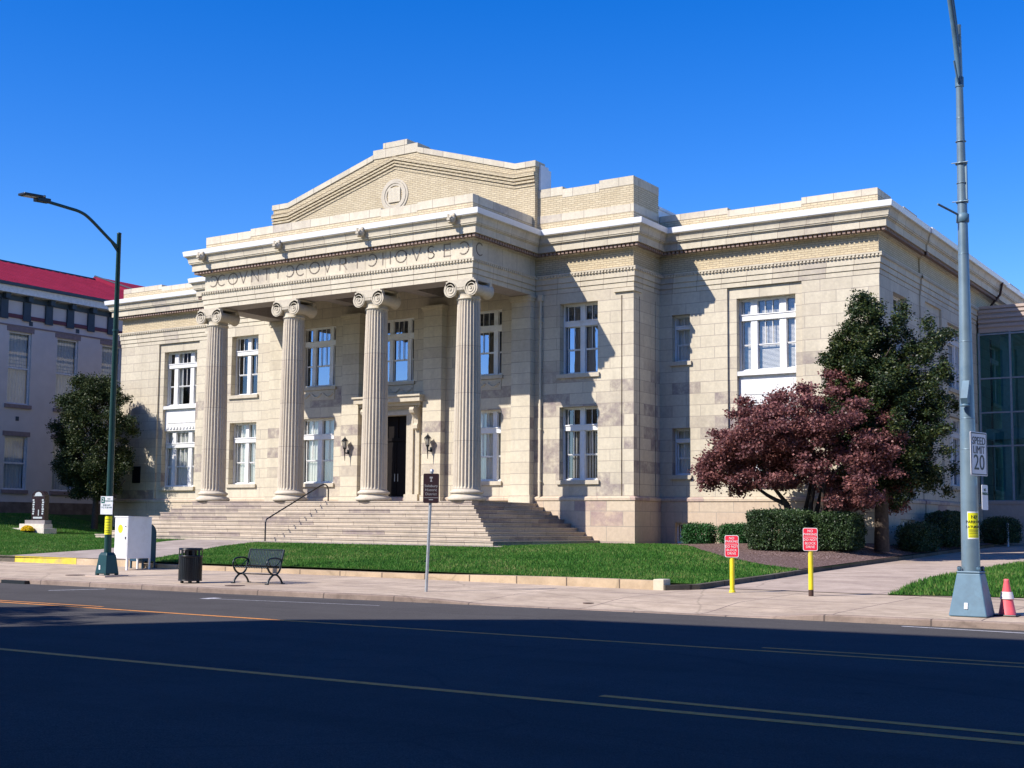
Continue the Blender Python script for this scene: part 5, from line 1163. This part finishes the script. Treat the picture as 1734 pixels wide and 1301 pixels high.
# litter bin
tx, ty, tz = 11.30, -23.0, .012
T = thing("litter_bin", (tx, ty, tz), "round black slatted litter bin on the sidewalk left of the bench", "litter bin")
mb = MB(); mb.lathe(tx, ty, [(.27, tz + .06), (.27, tz + .66)], 32); mb.build("liner", "sign_black", T)
mb = MB()
for k in range(36):
    a = 2 * math.pi * k / 36; d = Vector((math.cos(a), math.sin(a), 0)); t_ = Vector((-math.sin(a), math.cos(a), 0)); mb.obox(Vector((tx, ty, tz + .37)) + d * .295, t_ * .017, d * .004, (0, 0, .31))
for z in (.06, .66, .68, .84): mb.lathe(tx, ty, [(.295, tz + z), (.305, tz + z), (.305, tz + z + .03), (.295, tz + z + .03)], 36, cap=False)
for k in range(12):
    a = 2 * math.pi * k / 12; d = Vector((math.cos(a), math.sin(a), 0)); t_ = Vector((-math.sin(a), math.cos(a), 0)); mb.obox(Vector((tx, ty, tz + .77)) + d * .298, t_ * .03, d * .004, (0, 0, .08))
for k in range(4): a = math.pi / 4 + math.pi / 2 * k; mb.box(tx + .2 * math.cos(a) - .03, tx + .2 * math.cos(a) + .03, ty + .2 * math.sin(a) - .03, ty + .2 * math.sin(a) + .03, tz, tz + .06)
mb.build("bin_body", "black_iron", T)
mb = MB(); mb.lathe(tx, ty, [(.30, tz + .86), (.31, tz + .875), (.29, tz + .90), (.17, tz + .885), (.16, tz + .86), (.16, tz + .7)], 32, cap=False); mb.build("lid", "black_iron", T)
# white cabinet
ax0, ax1, ay0, ay1 = 4.02, 4.62, -19.32, -18.36; gz = .07
T = thing("cabinet", (4.3, -18.8, gz), "tall white metal cabinet with a round yellow sticker beside the green lamp post", "cabinet")
mb = MB(); mb.box(ax0, ax1, ay0, ay1, .42, 1.70); mb.build("cabinet_body", "cabinet_white", T, bevel=.01)
mb = MB(); mb.prismx([(ay0 - .02, 1.70), (ay1 + .02, 1.70), (ay1 + .02, 1.72), (ay0 - .02, 1.735)], ax0 - .02, ax1 + .02); mb.build("top_lid", "cabinet_white", T)
mb = MB(); mb.box(ax0 + .03, ax1 - .03, ay0 - .012, ay0 - .001, .46, 1.66); d_ = mb.build("door", "cabinet_white", T, bevel=.004)
mb = MB(); mb.box(ax1 - .1, ax1 - .07, ay0 - .035, ay0 - .013, 1.02, 1.10); mb.box(ax1 - .1, ax1 - .07, ay0 - .035, ay0 - .013, 1.4, 1.43); mb.build("lock", "sign_black", d_)
mb = MB(); vs = [(ax0 + .27 + .115 * math.cos(2 * math.pi * k / 28), ay0 - .0135, 1.34 + .135 * math.sin(2 * math.pi * k / 28)) for k in range(28)]; mb.add(vs, [tuple(range(28))]); mb.build("sticker", "sticker_yellow", d_)
for x in (ax0 + .03, ax1 - .03):
    for y in (ay0 + .03, ay1 - .03): mb = MB(); mb.box(x - .025, x + .025, y - .025, y + .025, gz - .01 if y < -18.7 else .07, .42); mb.build("leg", "cabinet_white", T)
# mailbox
T = thing("mailbox", (3.9, -18.05, .07), "dark blue round topped mailbox mostly hidden behind the white cabinet", "mailbox")
y0, y1 = -18.33, -17.77; pts = [(y0, .30), (y1, .30), (y1, 1.22)] + [((y0 + y1) / 2 + (y1 - y0) / 2 * math.cos(rad(a)), 1.20 + .30 * math.sin(rad(a))) for a in range(15, 180, 15)] + [(y0, 1.22)]
mb = MB(); mb.prismx(pts, 3.6, 4.2); mb.build("mailbox_body", "mailbox_blue", T, bevel=.012)
mb = MB(); mb.box(3.68, 4.12, y0 - .02, y0 - .001, 1.15, 1.38); mb.build("chute_door", "mailbox_blue", T)
for x in (3.63, 4.17):
    for y in (y0 + .04, y1 - .04): mb = MB(); mb.box(x - .025, x + .025, y - .025, y + .025, .03, .30); mb.build("leg", "mailbox_blue", T)
# monument with flowers
gx, gy2 = -19.1, -4.2; gz = .84
T = thing("monument", (gx, gy2, gz), "dark granite memorial stele with pale carvings on a stepped white base on the left lawn", "monument")
mb = MB(); mb.box(-20.95, -18.42, -4.78, -4.0, gz - .3, 1.157); mb.box(-20.55, -18.60, -4.66, -4.12, 1.157, 1.38); mb.build("base", "monument_base", T, bevel=.012)
mb = MB(); mb.box(-20.22, -18.64, -4.58, -4.17, 1.38, 1.57); mb.build("pedestal", "granite_grey", T)
sx0, sx1 = -19.82, -18.80; sc = (sx0 + sx1) / 2; sw = (sx1 - sx0) / 2
mb = MB(); pts = [(sx0, 1.57), (sx1, 1.57), (sx1, 2.80)] + [(sc + sw * math.cos(rad(a)), 2.80 + .27 * math.sin(rad(a))) for a in range(15, 180, 15)] + [(sx0, 2.80)]
mb.prism(pts, -4.50, -4.24); mb.build("stele", "monument_granite", T)
mb = MB(); yy = -4.505; mb.prism([(sc - sw * .8, 2.79), (sc + sw * .8, 2.79)] + [(sc + sw * .55 * math.cos(rad(a)), 2.81 + .19 * math.sin(rad(a))) for a in range(0, 181, 20)], yy - .006, yy)
for s_ in (-1, 1):
    for k in range(7): z = 1.86 + k * .115; mb.box(sc + s_ * sw * .72 - .07 + .02 * (k % 2), sc + s_ * sw * .72 + .06 + .02 * (k % 3), yy - .006, yy, z, z + .08)
mb.box(sc - sw * .7, sc + sw * .7, yy - .006, yy, 1.65, 1.74); mb.box(sc + .02, sc + .09, yy - .006, yy, 1.80, 2.1); mb.build("carving", "monument_inlay", T)
fx, fy = -19.35, -5.05; fz = lawnz(fx, fy)
T = thing("flower_pot", (fx, fy, fz), "mound of yellow chrysanthemums in front of the memorial base", "flowers")
mb = MB(); mb.lathe(fx, fy, [(.12, fz), (.16, fz + .14)], 16); mb.build("pot", "sign_black", T)
k = 2600; d = RNG.normal(size=(k, 3)); d /= np.linalg.norm(d, axis=1)[:, None]; d[:, 2] = np.abs(d[:, 2]); P = np.array([fx, fy, fz + .10]) + d * np.array([.36, .30, .26]) * (RNG.uniform(0, 1, k)[:, None] ** .2)
a = RNG.normal(size=(k, 3)); a /= np.linalg.norm(a, axis=1)[:, None]; b = np.cross(a, RNG.normal(size=(k, 3))); b /= np.linalg.norm(b, axis=1)[:, None]; s = .028
Q = np.empty((k, 4, 3)); Q[:, 0] = P - a * s; Q[:, 1] = P + b * s; Q[:, 2] = P + a * s; Q[:, 3] = P - b * s; npmesh("blossoms", Q.reshape(-1, 3), np.arange(k * 4).reshape(-1, 4), "flower_yellow", T)
# white pipe rail by the annex
T = MB(); T.tube(arcpts([(23.4, 14.6, .8), (23.4, 14.6, 1.75), (23.35, 14.75, 1.82), (23.3, 14.9, 1.75), (23.3, 14.9, 1.5)], 4), .05, 8); tag(T.build("pipe_post", "eave_white"), "short white hooked pipe post in front of the annex wall", "pipe")
# manhole / valve covers
for x, y, r, lab in ((5.8, -22.2, .28, "round iron cover in the sidewalk left of the green lamp post"), (13.1, -23.2, .25, "round iron cover in the sidewalk in front of the bench"), (22.7, -22.4, .12, "tiny iron valve cover in the driveway apron right of the district sign")):
    mb = MB(); z = swsurf(x, y); mb.lathe(x, y, [(r, z - .01), (r, z + .008), (r - .02, z + .010)], 24, smooth=False); tag(mb.build("utility_cover", "rust_brown"), lab, "utility cover", "iron covers in the pavement")
